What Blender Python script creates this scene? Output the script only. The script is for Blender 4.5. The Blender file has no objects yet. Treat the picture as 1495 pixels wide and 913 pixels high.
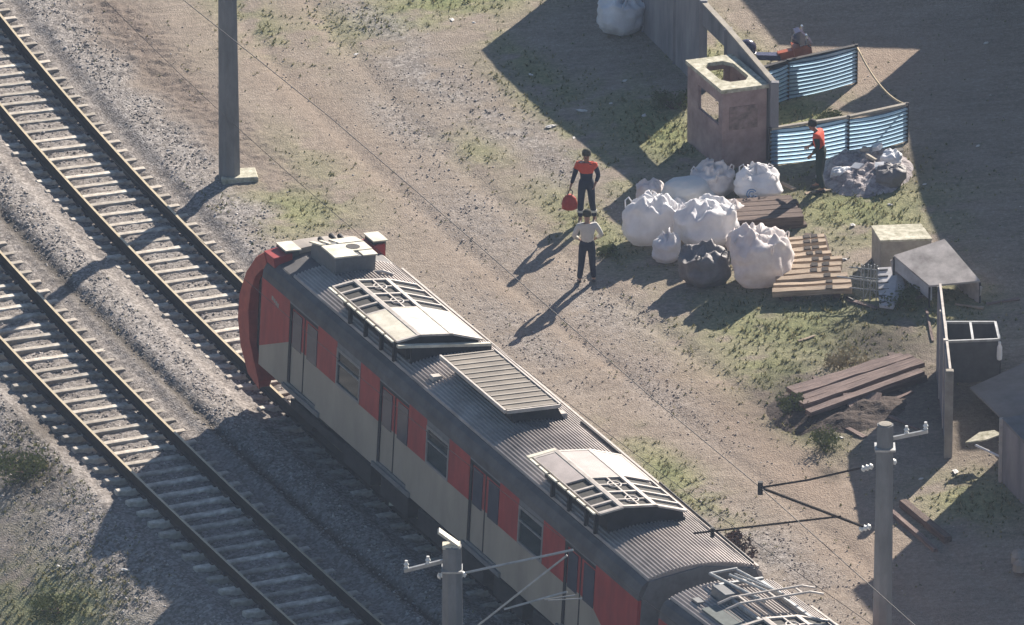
import bpy, math, random
import numpy as np
from mathutils import Vector, Matrix, noise as mn
random.seed(7); rng = np.random.default_rng(7)
R = math.radians
sc = bpy.context.scene
# ------------------------------------------------------------------ camera, world, sun, exposure
DEP, DIST, PPM = R(22), 220.0, 67.0
PW, PH = 1495, 913
CAM = Vector((0, -DIST*math.cos(DEP), DIST*math.sin(DEP)))
cd = bpy.data.cameras.new('camera'); cam = bpy.data.objects.new('camera', cd)
sc.collection.objects.link(cam); sc.camera = cam
cam.location = CAM; cam.rotation_euler = (math.pi/2-DEP, 0, 0)
cd.sensor_width = 36; cd.lens = 36*DIST*PPM/PW; cd.clip_start = 1; cd.clip_end = 3000
SUN_EL, SUN_AZ = R(28.5), R(28.0)          # azimuth from +Y towards +X
SUN_EXPOSURE = 1.12; HAZE = 0.0002
w = bpy.data.worlds.new('World'); sc.world = w; w.use_nodes = True
nt = w.node_tree; bg = nt.nodes['Background']
sky = nt.nodes.new('ShaderNodeTexSky'); sky.sky_type = 'NISHITA'; sky.sun_disc = False
sky.sun_elevation = SUN_EL; sky.sun_rotation = SUN_AZ
sky.dust_density = 0.6; sky.ozone_density = 3.0
nt.links.new(sky.outputs[0], bg.inputs[0]); bg.inputs[1].default_value = 0.047
sd = bpy.data.lights.new('sun', 'SUN'); sd.energy = 5.0; sd.angle = R(0.5); sd.color = (1.0, 0.90, 0.79)
sun = bpy.data.objects.new('sun', sd); sc.collection.objects.link(sun)
SV = Vector((math.cos(SUN_EL)*math.sin(SUN_AZ), math.cos(SUN_EL)*math.cos(SUN_AZ), math.sin(SUN_EL)))
sun.rotation_euler = SV.to_track_quat('Z', 'Y').to_euler(); sun.location = (0, 0, 60)
sc.view_settings.view_transform = 'Standard'; sc.view_settings.look = 'None'
sc.view_settings.exposure = SUN_EXPOSURE; sc.view_settings.gamma = 1; sc.view_settings.use_curve_mapping = False

# ------------------------------------------------------------------ tracks and terrain as functions
C1 = (2.455e-3, -.4086, -6.195); C2 = (2.2235e-3, -.39323, -10.913)
def tx(c, y): return c[0]*y*y + c[1]*y + c[2]
def tdir(c, y):                              # unit heading pointing towards the camera (down-right)
    v = Vector((-(2*c[0]*y+c[1]), -1)); v.normalize(); return v
DITCH = 2.56
def softplus(v): return np.log1p(np.exp(np.clip(v*1.6, -30, 30)))/1.6
def H(x, y):
    x = np.asarray(x, float); y = np.asarray(y, float)
    d = (x - tx(C1, y))*.915; d2 = (x - tx(C2, y))*.915
    h = .085*softplus(np.minimum(d, 40)-5.0)
    e = -(d2+2.0); h = h - .42*(softplus(e)-softplus(e-5.5))
    # shallow ditch between the two tracks
    h = h - .11*np.exp(-((d+DITCH)/.16)**2)+.01*np.exp(-((d+DITCH-.45)/.22)**2)
    return h
def ray(px, py, z):
    f = DIST*PPM
    F = Vector((0, math.cos(DEP), -math.sin(DEP))); U = Vector((0, math.sin(DEP), math.cos(DEP)))
    v = F + Vector((1, 0, 0))*((px-PW/2)/f) - U*((py-PH/2)/f)
    return CAM + v*((z-CAM.z)/v.z)
def g(px, py, up=0.0):
    """point of the ground seen at photo pixel (px,py); 'up' = the pixel shows a point that high above the ground"""
    z = up
    for _ in range(12):
        p = ray(px, py, z); z = float(H(p.x, p.y)) + up
    return Vector((p.x, p.y, z-up))

# ------------------------------------------------------------------ helpers
COL = sc.collection
def tag(o, label=None, cat=None, group=None, kind=None):
    if label: o['label'] = label
    if cat: o['category'] = cat
    if group: o['group'] = group
    if kind: o['kind'] = kind
    return o
def empty(name, loc=(0, 0, 0), rz=0, label=None, cat=None, group=None):
    o = bpy.data.objects.new(name, None); COL.objects.link(o); o.location = loc; o.rotation_euler = (0, 0, rz)
    o.empty_display_size = .2
    return tag(o, label, cat, group)
class MB:
    def __init__(s): s.v = []; s.f = []; s.m = []; s.sm = False
    def add(s, vs, fs, mi=0):
        b = len(s.v); s.v += [tuple(p) for p in vs]; s.f += [tuple(b+i for i in f) for f in fs]; s.m += [mi]*len(fs); return s
    def hexa(s, c8, mi=0):                   # 4 bottom + 4 top, both counter-clockwise from above
        return s.add(c8, [(3, 2, 1, 0), (4, 5, 6, 7), (0, 1, 5, 4), (1, 2, 6, 5), (2, 3, 7, 6), (3, 0, 4, 7)], mi)
    def box(s, x0, x1, y0, y1, z0, z1, mi=0, M=None, bev=0):
        if bev:
            pts = []
            for z, i in ((z0, bev), (z0+bev, 0), (z1-bev, 0), (z1, bev)):
                pts.append([(x0+i, y0+i, z), (x1-i, y0+i, z), (x1-i, y1-i, z), (x0+i, y1-i, z)])
            v = [p for r in pts for p in r]
            f = [(3, 2, 1, 0), (12, 13, 14, 15)]
            for k in range(3):
                for j in range(4): a = 4*k+j; b = 4*k+(j+1) % 4; f.append((a, b, b+4, a+4))
            if M is not None: v = [M @ Vector(p) for p in v]
            return s.add(v, f, mi)
        v = [(x0, y0, z0), (x1, y0, z0), (x1, y1, z0), (x0, y1, z0), (x0, y0, z1), (x1, y0, z1), (x1, y1, z1), (x0, y1, z1)]
        if M is not None: v = [M @ Vector(p) for p in v]
        return s.hexa(v, mi)
    def prism(s, poly, z0, z1, mi=0):        # poly ccw in xy
        n = len(poly)
        v = [(p[0], p[1], z0) for p in poly]+[(p[0], p[1], z1) for p in poly]
        f = [tuple(range(n-1, -1, -1)), tuple(range(n, 2*n))]+[(i, (i+1) % n, n+(i+1) % n, n+i) for i in range(n)]
        return s.add(v, f, mi)
    def tube(s, pts, r, n=8, mi=0, caps=True):
        pts = [Vector(p) for p in pts]; rr = r if isinstance(r, (list, tuple)) else [r]*len(pts)
        v = []; f = []
        for i, p in enumerate(pts):
            d = (pts[min(i+1, len(pts)-1)]-pts[max(i-1, 0)]).normalized()
            a = d.orthogonal().normalized() if i == 0 else (a - d*a.dot(d)).normalized()
            b = d.cross(a)
            for k in range(n):
                t = 2*math.pi*k/n; v.append(p+(a*math.cos(t)+b*math.sin(t))*rr[i])
        for i in range(len(pts)-1):
            for k in range(n): q = i*n; f.append((q+k, q+(k+1) % n, q+n+(k+1) % n, q+n+k))
        if caps: f += [tuple(range(n-1, -1, -1)), tuple(range(len(pts)*n-n, len(pts)*n))]
        return s.add(v, f, mi)
    def bar(s, a, b, wd, th, mi=0, up=(0, 0, 1)):       # rectangular bar from a to b
        a = Vector(a); b = Vector(b); d = (b-a).normalized(); up = Vector(up)
        sd_ = d.cross(up); sd_ = sd_.normalized() if sd_.length > 1e-4 else d.orthogonal().normalized()
        u2 = sd_.cross(d).normalized(); sd_ = sd_*wd/2; u2 = u2*th/2
        return s.hexa([a-sd_-u2, a+sd_-u2, b+sd_-u2, b-sd_-u2, a-sd_+u2, a+sd_+u2, b+sd_+u2, b-sd_+u2], mi)
    def lathe(s, prof, c=(0, 0, 0), n=16, mi=0, M=None):
        v = []; f = []; c = Vector(c)
        for r_, z in prof:
            for k in range(n):
                t = 2*math.pi*k/n; p = Vector((r_*math.cos(t), r_*math.sin(t), z))
                v.append((M @ p if M is not None else p)+c)
        for i in range(len(prof)-1):
            for k in range(n): q = i*n; f.append((q+k, q+(k+1) % n, q+n+(k+1) % n, q+n+k))
        f += [tuple(range(n-1, -1, -1)), tuple(range(len(prof)*n-n, len(prof)*n))]
        return s.add(v, f, mi)
    def build(s, name, mats, parent=None, smooth=False):
        me = bpy.data.meshes.new(name); me.from_pydata(s.v, [], s.f)
        mats = mats if isinstance(mats, (list, tuple)) else [mats]
        for m_ in mats: me.materials.append(m_)
        if len(mats) > 1: me.polygons.foreach_set('material_index', s.m)
        if smooth: me.polygons.foreach_set('use_smooth', [True]*len(me.polygons))
        me.update()
        o = bpy.data.objects.new(name, me); COL.objects.link(o)
        if parent is not None:
            o.parent = parent
        return o
def copy_tree(o, parent=None):
    c = o.copy(); COL.objects.link(c)
    if parent is not None: c.parent = parent
    for ch in list(o.children): copy_tree(ch, c)
    return c

# ------------------------------------------------------------------ materials
def mat(name, col, rough=.8, var=.25, scale=6.0, bump=.0, bscale=40, metal=0.0, col2=None, streak=None, spec=.3, trans=0):
    m = bpy.data.materials.new(name); m.use_nodes = True; n = m.node_tree; b = n.nodes['Principled BSDF']
    b.inputs['Roughness'].default_value = rough; b.inputs['Metallic'].default_value = metal
    b.inputs['Specular IOR Level'].default_value = spec
    tc = n.nodes.new('ShaderNodeTexCoord'); mp = n.nodes.new('ShaderNodeMapping'); n.links.new(tc.outputs['Object'], mp.inputs[0])
    if streak: mp.inputs['Scale'].default_value = streak
    nz = n.nodes.new('ShaderNodeTexNoise'); nz.inputs['Scale'].default_value = scale; nz.inputs['Detail'].default_value = 6
    nz.inputs['Roughness'].default_value = .65
    n.links.new(mp.outputs[0], nz.inputs['Vector'])
    cr = n.nodes.new('ShaderNodeValToRGB'); cr.color_ramp.elements[0].position = .32; cr.color_ramp.elements[1].position = .68
    c2 = col2 or tuple(c*(1-var) for c in col)
    cr.color_ramp.elements[0].color = (*c2, 1); cr.color_ramp.elements[1].color = (*[min(1, c*(1+var*.5)) for c in col], 1)
    n.links.new(nz.outputs[0], cr.inputs[0]); n.links.new(cr.outputs[0], b.inputs['Base Color'])
    if bump:
        bz = n.nodes.new('ShaderNodeTexNoise'); bz.inputs['Scale'].default_value = bscale; bz.inputs['Detail'].default_value = 4
        n.links.new(mp.outputs[0], bz.inputs['Vector'])
        bp = n.nodes.new('ShaderNodeBump'); bp.inputs['Strength'].default_value = bump; bp.inputs['Distance'].default_value = .03
        n.links.new(bz.outputs[0], bp.inputs['Height']); n.links.new(bp.outputs[0], b.inputs['Normal'])
    if trans:
        out = n.nodes['Material Output']; tb = n.nodes.new('ShaderNodeBsdfTranslucent'); mx = n.nodes.new('ShaderNodeMixShader')
        mx.inputs[0].default_value = trans; n.links.new(cr.outputs[0], tb.inputs[0])
        n.links.new(b.outputs[0], mx.inputs[1]); n.links.new(tb.outputs[0], mx.inputs[2]); n.links.new(mx.outputs[0], out.inputs[0])
    return m
M = {}
M['concrete'] = mat('weathered_concrete', (.36, .33, .28), .9, .3, 3, .3, 60)
M['pole'] = mat('pole_concrete', (.20, .205, .21), .9, .3, 2.5, .2, 50, streak=(1, 1, .35))
M['booth'] = mat('booth_concrete', (.38, .285, .265), .9, .35, 2.2, .3, 50, col2=(.23, .165, .16))
M['lichen'] = mat('lichen_concrete', (.56, .535, .44), .95, .4, 7, .3, 60, col2=(.25, .24, .16))
M['wall'] = mat('concrete_panel', (.27, .26, .27), .9, .3, 1.6, .2, 40, col2=(.15, .15, .165), streak=(1, 1, .3))
M['sleeper'] = mat('sleeper_concrete', (.66, .62, .54), .9, .3, 4, .3, 60, col2=(.30, .25, .20))
_n = M['sleeper'].node_tree; _b = _n.nodes['Principled BSDF']; _l = _b.inputs['Base Color'].links[0].from_socket
_oi = _n.nodes.new('ShaderNodeObjectInfo'); _mr = _n.nodes.new('ShaderNodeMapRange'); _mr.inputs[3].default_value = .6; _mr.inputs[4].default_value = 1.15
_n.links.new(_oi.outputs['Random'], _mr.inputs[0]); _mx = _n.nodes.new('ShaderNodeMix'); _mx.data_type = 'RGBA'; _mx.blend_type = 'MULTIPLY'; _mx.inputs[0].default_value = 1
_n.links.new(_l, _mx.inputs[6]); _n.links.new(_mr.outputs[0], _mx.inputs[7]); _n.links.new(_mx.outputs[2], _b.inputs['Base Color'])
M['rail'] = mat('rusty_rail_side', (.032, .022, .018), .8, .4, 8)
M['railtop'] = mat('worn_rail_head', (.50, .42, .28), .5, .2, 10, metal=.1)
M['clip'] = mat('rail_clip', (.07, .055, .05), .7)
M['red'] = mat('red_paint', (.38, .05, .045), .5, .2, 3, col2=(.25, .035, .035), streak=(1, 1, .3))
M['cream'] = mat('grey_beige_paint', (.35, .31, .255), .55, .2, 1.2, streak=(1, 1, .4))
M['grey'] = mat('grey_trim', (.17, .175, .18), .6, .2)
M['roof'] = mat('corrugated_steel', (.40, .36, .335), .5, .3, 1.0, metal=.2, col2=(.20, .18, .17))
M['roofs'] = mat('grey_roof_paint', (.125, .12, .12), .7, .25, 1.5, col2=(.07, .068, .07))
M['glass'] = mat('dark_glass', (.035, .045, .045), .12, .3, 2, spec=.6)
M['doorglass'] = mat('grey_door_glass', (.075, .075, .095), .2, .2, 2, spec=.5)
M['dark'] = mat('dark_steel', (.035, .033, .035), .7, .4, 4)
M['acwhite'] = mat('pale_unit_cover', (.72, .69, .58), .6, .2, 3, col2=(.50, .46, .36))
M['acframe'] = mat('pale_unit_frame', (.55, .50, .45), .6, .3, 5)
M['acpink'] = mat('dull_unit_cover', (.42, .37, .35), .6, .2, 2)
M['mesh'] = mat('dark_coil', (.05, .047, .043), .8, .5, 30)
M['fin'] = mat('grille_fin', (.17, .145, .115), .6, .35, 1.5, col2=(.10, .085, .07))
M['finl'] = mat('grille_rib', (.32, .285, .24), .6, .2, 3)
M['crown'] = mat('beige_front_cap', (.36, .32, .28), .6, .25, 2)
M['frame'] = mat('window_frame_paint', (.27, .26, .25), .6, .2)
M['steel'] = mat('galvanised_steel', (.42, .43, .43), .5, .3, 6, metal=.5)
M['ceramic'] = mat('white_insulator', (.75, .75, .72), .3, .1)
M['wire'] = mat('catenary_wire', (.05, .045, .045), .6)
M['bag'] = mat('white_woven_bag', (.86, .85, .86), .85, .14, 2.2, .25, 25, trans=.22)
M['bagpink'] = mat('dusty_white_bag', (.86, .82, .80), .85, .2, 2.5, .25, 25, col2=(.70, .63, .60), trans=.22)
M['bagsmooth'] = mat('smooth_white_bag', (.70, .69, .66), .7, .1, 2, .1, 20)
M['baggrey'] = mat('dark_grey_bag', (.20, .19, .19), .6, .3, 3, .4, 25)
M['bagshade'] = mat('shade_toned_white_bag', (.72, .74, .77), .8, .2, 2, .2, 25)  # white bag greyed and cooled, shade put into its colour
M['black'] = mat('black_plastic', (.045, .045, .05), .45, .3)
M['timber'] = mat('dark_sleeper_wood', (.155, .115, .095), .9, .5, 3, .5, 30, col2=(.07, .05, .045), streak=(.5, 6, 6))
M['plank'] = mat('pale_sleeper_wood', (.48, .385, .285), .9, .35, 3, .5, 30, col2=(.25, .19, .14), streak=(.5, 6, 6))
M['rusty'] = mat('brown_grey_wood', (.27, .205, .18), .95, .4, 3, .6, 30, col2=(.11, .08, .075), streak=(.5, 6, 6))
M['sheet'] = mat('stained_sheet_metal', (.52, .48, .45), .7, .35, 2.2, col2=(.26, .235, .22))
M['white'] = mat('white_plastic', (.88, .88, .88), .5, .1)
M['whitegrey'] = mat('dirty_white_panel', (.52, .52, .53), .7, .25, 5)
M['blue1'] = mat('fence_pale_blue', (.52, .76, .95), .5, .1, 3, trans=.75)
M['blue2'] = mat('fence_dark_blue', (.03, .10, .20), .6, .3, 3)
M['orange'] = mat('orange_paint', (.40, .10, .04), .4, .3, 4)
M['purple'] = mat('glossy_purple_black', (.045, .035, .07), .2, .3, 4, spec=.8)
M['chrome'] = mat('chrome', (.6, .6, .6), .2, .1, metal=.9)
M['tyre'] = mat('tyre', (.02, .02, .02), .9)
M['dark_patch'] = mat('dark_ground', (.085, .065, .055), 1, .4, 5, .8, 25)
M['rubble'] = mat('grey_rubble', (.42, .39, .39), 1, .5, 5, 1, 20, col2=(.15, .13, .135))
M['rope'] = mat('pale_hose', (.45, .37, .24), .8, .2)
M['skin'] = mat('skin', (.26, .14, .095), .6, .1)
M['skinl'] = mat('light_skin', (.40, .25, .18), .6, .1)
M['hair'] = mat('dark_hair', (.02, .017, .015), .8)
M['capg'] = mat('dull_green_hair', (.055, .055, .035), .9)
M['vest'] = mat('orange_red_cloth', (.62, .085, .045), .8, .15, 8)
M['navy'] = mat('navy_cloth', (.022, .028, .05), .9, .2, 8)
M['shirt'] = mat('white_cloth', (.62, .61, .56), .85, .1, 8)
M['bottle'] = mat('dark_green_cloth', (.02, .035, .03), .9, .2, 8)
M['reflect'] = mat('silver_reflective_tape', (.6, .6, .58), .5, .1)
M['redbag'] = mat('red_bag_cloth', (.42, .05, .035), .7, .25, 8)
M['roofshed'] = mat('dull_fibre_cement', (.20, .195, .195), .9, .3, 1.5, .2, 30)
M['green'] = mat('leaf_green', (.115, .135, .05), .9, .5, 3, trans=.25)
M['dry'] = mat('dry_grass', (.30, .25, .14), .95, .4, 3, trans=.2)
M['brown'] = mat('brown_twig', (.13, .08, .06), .95, .4, 3)
M['plaster'] = mat('painted_plaster', (.5, .45, .38), .9, .2, 2)
M['logo'] = mat('blue_print', (.12, .22, .40), .8, .3, 6)
M['litter'] = mat('pale_litter', (.72, .70, .66), .7, .2, 6)

# ------------------------------------------------------------------ ground
def hash2(ix, iy, seed):
    n = (ix*374761393 + iy*668265263 + seed*974711) & 0xffffffff
    n = ((n ^ (n >> 13))*1274126177) & 0xffffffff
    return ((n ^ (n >> 16)) & 0xffff)/65535.0
def vnoise(x, y, f, seed=0):
    x = x*f; y = y*f; ix = np.floor(x).astype(np.int64); iy = np.floor(y).astype(np.int64)
    fx = x-ix; fy = y-iy; fx = fx*fx*(3-2*fx); fy = fy*fy*(3-2*fy)
    a = hash2(ix, iy, seed); b = hash2(ix+1, iy, seed); c = hash2(ix, iy+1, seed); d = hash2(ix+1, iy+1, seed)
    return (a*(1-fx)+b*fx)*(1-fy)+(c*(1-fx)+d*fx)*fy
def fbm(x, y, f, o=4, seed=0):
    s = 0; a = .5; t = 0
    for k in range(o): s = s+a*vnoise(x, y, f*2**k, seed+k*17); t += a; a *= .55
    return s/t
def smooth(a, b, v): t = np.clip((v-a)/(b-a), 0, 1); return t*t*(3-2*t)
def blobs(x, y, lst):
    """soft patches at places of the ground; each (px, py, rx, ry metres, strength), long axis along the track"""
    m = np.zeros_like(x)
    for px, py, rl, rw, st in lst:
        c = g(px, py); u = Vector((.39, -.92))
        a = (x-c.x)*u.x+(y-c.y)*u.y; b = -(x-c.x)*u.y+(y-c.y)*u.x
        m = np.maximum(m, st*np.exp(-((a/rl)**2+(b/rw)**2)))
    return m
def zones(x, y):
    d = (x-tx(C1, y))*.915; d2 = (x-tx(C2, y))*.915
    wob = (fbm(x, y, .5, 3, 5)-.5)*1.6
    bal = smooth(3.1, 2.0, d+wob)*smooth(-9.2, -6.6, d+wob*1.3)
    bal = np.maximum(bal, blobs(x, y, [(620, 110, 3.2, .8, .9), (560, 40, 2.5, .6, .8), (760, 200, 4, .7, .8), (690, 320, 4, .9, .55), (870, 450, 3, 1.0, .6),
        (1130, 810, 3, .8, .9), (950, 560, 4, .8, .5), (760, 490, 3, .6, .7), (1180, 400, 1.6, .9, .8), (230, 780, 2, 1, .4), (90, 600, 4, 1, .8), (60, 800, 3, 1, .5), (590, 180, 2, .6, .7)])*smooth(.3, .6, fbm(x, y, 1.1, 4, 9)+.1))
    clod = blobs(x, y, [(240, 110, 9, .8, 1), (180, 30, 6, .7, 1), (300, 210, 3, .5, .7), (20, 300, 1, .6, .3)])
    gra = blobs(x, y, [(1200, 470, 2.6, 2.4, .95), (1110, 480, 3, 1.6, .8), (1250, 300, 2.6, 2.2, .9), (960, 190, 3, 1.3, 1), (860, 330, 3, .8, .8), (640, 10, 1.4, 3.5, .9), (790, 110, 4, .5, .8),
        (880, 250, 3, .6, .6), (700, 220, 1.5, .6, .55), (420, 310, 1.6, 1.5, .8), (310, 300, 1.2, .8, .7), (985, 700, 2.6, .6, .9), (90, 880, 2.5, 1.5, 1.1), (60, 690, 2.5, 1.6, .9), (60, 540, 2.6, 1.0, .8),
        (1130, 540, 2.5, 1.0, .9), (1180, 620, 1.6, .6, .9), (1430, 730, 1.5, 1.2, .9), (1100, 890, 1.6, .8, .4), (1160, 170, 2, 1.2, 1), (1060, 60, 3, .6, .7), (1350, 440, 2, 1.5, .8), (370, 30, 3, .7, .6), (470, 250, 3, .7, .35),
        (1000, 30, 4, .8, .6), (1050, 100, 3, .7, .9), (1300, 320, 1.4, 1.2, .8), (840, 200, 5, .4, .7)])
    gra = gra*smooth(.35, .62, fbm(x, y, 1.3, 4, 3)+gra*.25)
    pink = blobs(x, y, [(1090, 620, 4, 1.0, 1), (1180, 700, 2.6, 1.0, 1), (560, 250, 5, 1, .6), (430, 130, 5, .9, .6), (900, 520, 5, 1, .5), (1260, 820, 2.5, 1.2, .7), (700, 400, 4, .8, .5), (1290, 90, 2, 2, .9), (480, 40, 4, 1, .4), (820, 380, 3, 1, .5)])
    dark_patch = blobs(x, y, [(1200, 590, 2.2, 1.5, 1), (1280, 500, 1.6, 1.2, 1), (1210, 690, .5, .3, .8), (1240, 250, 1.2, 1.9, .9), (1420, 600, 3, 1.6, .8)])  # ground darkened in patches by the planks, rubble heap and yard
    dark_patch = dark_patch*smooth(.25, .5, fbm(x, y, .9, 3, 31)+dark_patch*.35)
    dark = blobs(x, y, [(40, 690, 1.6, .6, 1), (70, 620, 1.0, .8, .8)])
    return d, d2, bal, clod, gra, pink, np.maximum(np.maximum(dark_patch, dark), .9*np.exp(-((d+DITCH+.03)/.16)**2)*smooth(.2, .45, fbm(x, y, 1.7, 2, 40)+.15))  # same dark tone follows the ditch line
def ground():
    def axis(lo, hi, step, far):
        a = list(np.arange(lo, hi, step)); s = step; x = lo; L = []
        while x > -far: s *= 1.35; x -= s; L.append(x)
        x = a[-1]; s = step; Rr = []
        while x < far: s *= 1.35; x += s; Rr.append(x)
        return np.array(L[::-1]+a+Rr)
    ax = axis(-14.5, 14.5, .055, 900); ay = axis(-25, 27, .075, 900)
    X, Y = np.meshgrid(ax, ay); nx, ny = len(ax), len(ay)
    x = X.ravel(); y = Y.ravel()
    z = H(x, y)
    d, d2, bal, clod, gra, pink, dark_patch = zones(x, y)
    near = smooth(60, 30, np.hypot(x, y))
    track = np.maximum(smooth(1.75, 1.35, np.abs(d)), smooth(1.75, 1.35, np.abs(d2)))
    rl_ = np.minimum(np.abs(np.abs(d)-.8), np.abs(np.abs(d2)-.8))
    z = z - (.135*track+.06*smooth(.42, .15, rl_))*near+.018*near*(smooth(.95, 1.1, np.abs(d))*smooth(1.7, 1.4, np.abs(d))+smooth(.95, 1.1, np.abs(d2))*smooth(1.7, 1.4, np.abs(d2)))
    rough = .010+.02*bal+.06*clod+.022*gra+.03*dark_patch
    z = z + near*rough*((fbm(x, y, 5.0, 3, 1)-.5)*1.6+(rng.random(x.shape)-.5)*.55*(1-track*.3)*(.4+bal*.8+clod))
    z = z + near*clod*.09*(fbm(x, y, 1.6, 3, 8)-.5)
    z = z + near*(1-track)*.05*(fbm(x, y, .45, 3, 12)-.5)*smooth(2.4, 3.5, np.abs(d+2.1))
    # wheel ruts along the dirt path
    for off in (6.2, 7.9): z = z - near*.03*np.exp(-((d-off+.4*np.sin(y*.13))/.22)**2)
    v = np.stack([x, y, z], 1)
    idx = np.arange(nx*ny).reshape(ny, nx)
    q = np.stack([idx[:-1, :-1], idx[:-1, 1:], idx[1:, 1:], idx[1:, :-1]], -1).reshape(-1, 4)
    me = bpy.data.meshes.new('ground'); me.vertices.add(len(v)); me.vertices.foreach_set('co', v.ravel())
    me.loops.add(q.size); me.loops.foreach_set('vertex_index', q.ravel().astype(np.int32))
    me.polygons.add(len(q)); me.polygons.foreach_set('loop_start', np.arange(0, q.size, 4, dtype=np.int32))
    me.update(calc_edges=True); me.validate()
    for nm, arr in (('zone_a', (bal, gra, pink)), ('zone_b', (dark_patch, clod, track))):
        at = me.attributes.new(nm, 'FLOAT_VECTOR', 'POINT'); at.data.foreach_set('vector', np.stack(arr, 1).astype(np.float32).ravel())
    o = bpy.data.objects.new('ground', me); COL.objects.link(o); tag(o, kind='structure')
    m = bpy.data.materials.new('trackside_ground'); m.use_nodes = True; n = m.node_tree; L = n.links; b = n.nodes['Principled BSDF']
    b.inputs['Roughness'].default_value = .95; b.inputs['Specular IOR Level'].default_value = .15
    tc = n.nodes.new('ShaderNodeTexCoord')
    def nz(scale, det=5, rough=.6, typ='ShaderNodeTexNoise', sc3=None):
        t = n.nodes.new(typ); t.inputs['Scale'].default_value = scale
        if typ == 'ShaderNodeTexNoise': t.inputs['Detail'].default_value = det; t.inputs['Roughness'].default_value = rough
        src = tc.outputs['Object']
        if sc3:
            mp = n.nodes.new('ShaderNodeMapping'); mp.inputs['Rotation'].default_value = (0, 0, R(67)); mp.inputs['Scale'].default_value = sc3
            L.new(src, mp.inputs[0]); src = mp.outputs[0]
        L.new(src, t.inputs['Vector']); return t
    def ramp(inp, stops):
        r = n.nodes.new('ShaderNodeValToRGB'); e = r.color_ramp.elements
        while len(e) < len(stops): e.new(.5)
        for k, (p, c) in enumerate(stops): e[k].position = p; e[k].color = (*c, 1)
        L.new(inp, r.inputs[0]); return r.outputs[0]
    def mix(f, a, c):
        x_ = n.nodes.new('ShaderNodeMix'); x_.data_type = 'RGBA'
        if isinstance(f, float): x_.inputs[0].default_value = f
        else: L.new(f, x_.inputs[0])
        L.new(a, x_.inputs[6]); L.new(c, x_.inputs[7]); return x_.outputs[2]
    za = n.nodes.new('ShaderNodeAttribute'); za.attribute_name = 'zone_a'; sa = n.nodes.new('ShaderNodeSeparateXYZ'); L.new(za.outputs['Vector'], sa.inputs[0])
    zb = n.nodes.new('ShaderNodeAttribute'); zb.attribute_name = 'zone_b'; sb = n.nodes.new('ShaderNodeSeparateXYZ'); L.new(zb.outputs['Vector'], sb.inputs[0])
    n1 = nz(1.1, 8, .7); n2 = nz(11, 9, .78); n3 = nz(45, 3, .7); ns = nz(3.0, 6, .7, sc3=(.25, 1.6, 1))
    vo = nz(17, typ='ShaderNodeTexVoronoi'); vo2 = nz(28, typ='ShaderNodeTexVoronoi')
    dirt = ramp(n1.outputs[0], [(.3, (.165, .142, .112)), (.5, (.26, .225, .182)), (.7, (.37, .325, .27))])
    dirt = mix(.35, dirt, ramp(ns.outputs[0], [(.38, (.11, .09, .072)), (.62, (.42, .355, .285))]))
    dirt = mix(.45, dirt, ramp(n2.outputs[0], [(.34, (.09, .072, .058)), (.52, (.28, .225, .18)), (.68, (.55, .48, .40))]))
    pk = ramp(n2.outputs[0], [(.3, (.20, .155, .12)), (.7, (.38, .30, .235))])
    dirt = mix(sa.outputs[2], dirt, pk)
    gr = ramp(n2.outputs[0], [(.32, (.06, .08, .03)), (.5, (.18, .205, .08)), (.7, (.44, .43, .22))])
    gr = mix(.4, gr, ramp(n1.outputs[0], [(.35, (.09, .13, .045)), (.65, (.34, .33, .16))]))
    cl = ramp(n2.outputs[0], [(.3, (.085, .065, .055)), (.7, (.24, .195, .16))])
    c = mix(sb.outputs[1], dirt, cl)
    c = mix(sa.outputs[1], c, gr)
    st = ramp(vo.outputs['Color'], [(.15, (.10, .09, .085)), (.5, (.24, .218, .202)), (.85, (.46, .43, .405))])
    st = mix(.35, st, ramp(n1.outputs[0], [(.35, (.12, .105, .09)), (.65, (.32, .30, .28))]))
    c = mix(sa.outputs[0], c, st)
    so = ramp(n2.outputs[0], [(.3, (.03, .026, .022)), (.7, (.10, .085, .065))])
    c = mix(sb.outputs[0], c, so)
    tk = ramp(n2.outputs[0], [(.3, (.10, .078, .062)), (.7, (.30, .25, .205))])
    mt = n.nodes.new('ShaderNodeMath'); mt.operation = 'MULTIPLY'; mt.inputs[1].default_value = .22; L.new(sb.outputs[2], mt.inputs[0])
    c = mix(mt.outputs[0], c, tk)
    L.new(c, b.inputs['Base Color'])
    bp = n.nodes.new('ShaderNodeBump'); bp.inputs['Strength'].default_value = .55; bp.inputs['Distance'].default_value = .03
    ad = n.nodes.new('ShaderNodeMath'); ad.operation = 'ADD'; L.new(n2.outputs[0], ad.inputs[0]); L.new(vo2.outputs['Distance'], ad.inputs[1])
    L.new(ad.outputs[0], bp.inputs['Height']); L.new(bp.outputs[0], b.inputs['Normal'])
    me.materials.append(m)
    return o
ground()

def island_material(name, stops, rough=.9, trans=0):
    m = bpy.data.materials.new(name); m.use_nodes = True; n = m.node_tree; b = n.nodes['Principled BSDF']
    b.inputs['Roughness'].default_value = rough; b.inputs['Specular IOR Level'].default_value = .2
    ge = n.nodes.new('ShaderNodeNewGeometry'); r = n.nodes.new('ShaderNodeValToRGB'); e = r.color_ramp.elements
    while len(e) < len(stops): e.new(.5)
    for k, (p, c) in enumerate(stops): e[k].position = p; e[k].color = (*c, 1)
    n.links.new(ge.outputs['Random Per Island'], r.inputs[0]); n.links.new(r.outputs[0], b.inputs['Base Color'])
    if trans:
        t = n.nodes.new('ShaderNodeBsdfTranslucent'); x = n.nodes.new('ShaderNodeMixShader'); x.inputs[0].default_value = trans
        n.links.new(r.outputs[0], t.inputs[0]); n.links.new(b.outputs[0], x.inputs[1]); n.links.new(t.outputs[0], x.inputs[2])
        n.links.new(x.outputs[0], n.nodes['Material Output'].inputs[0])
    return m
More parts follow.
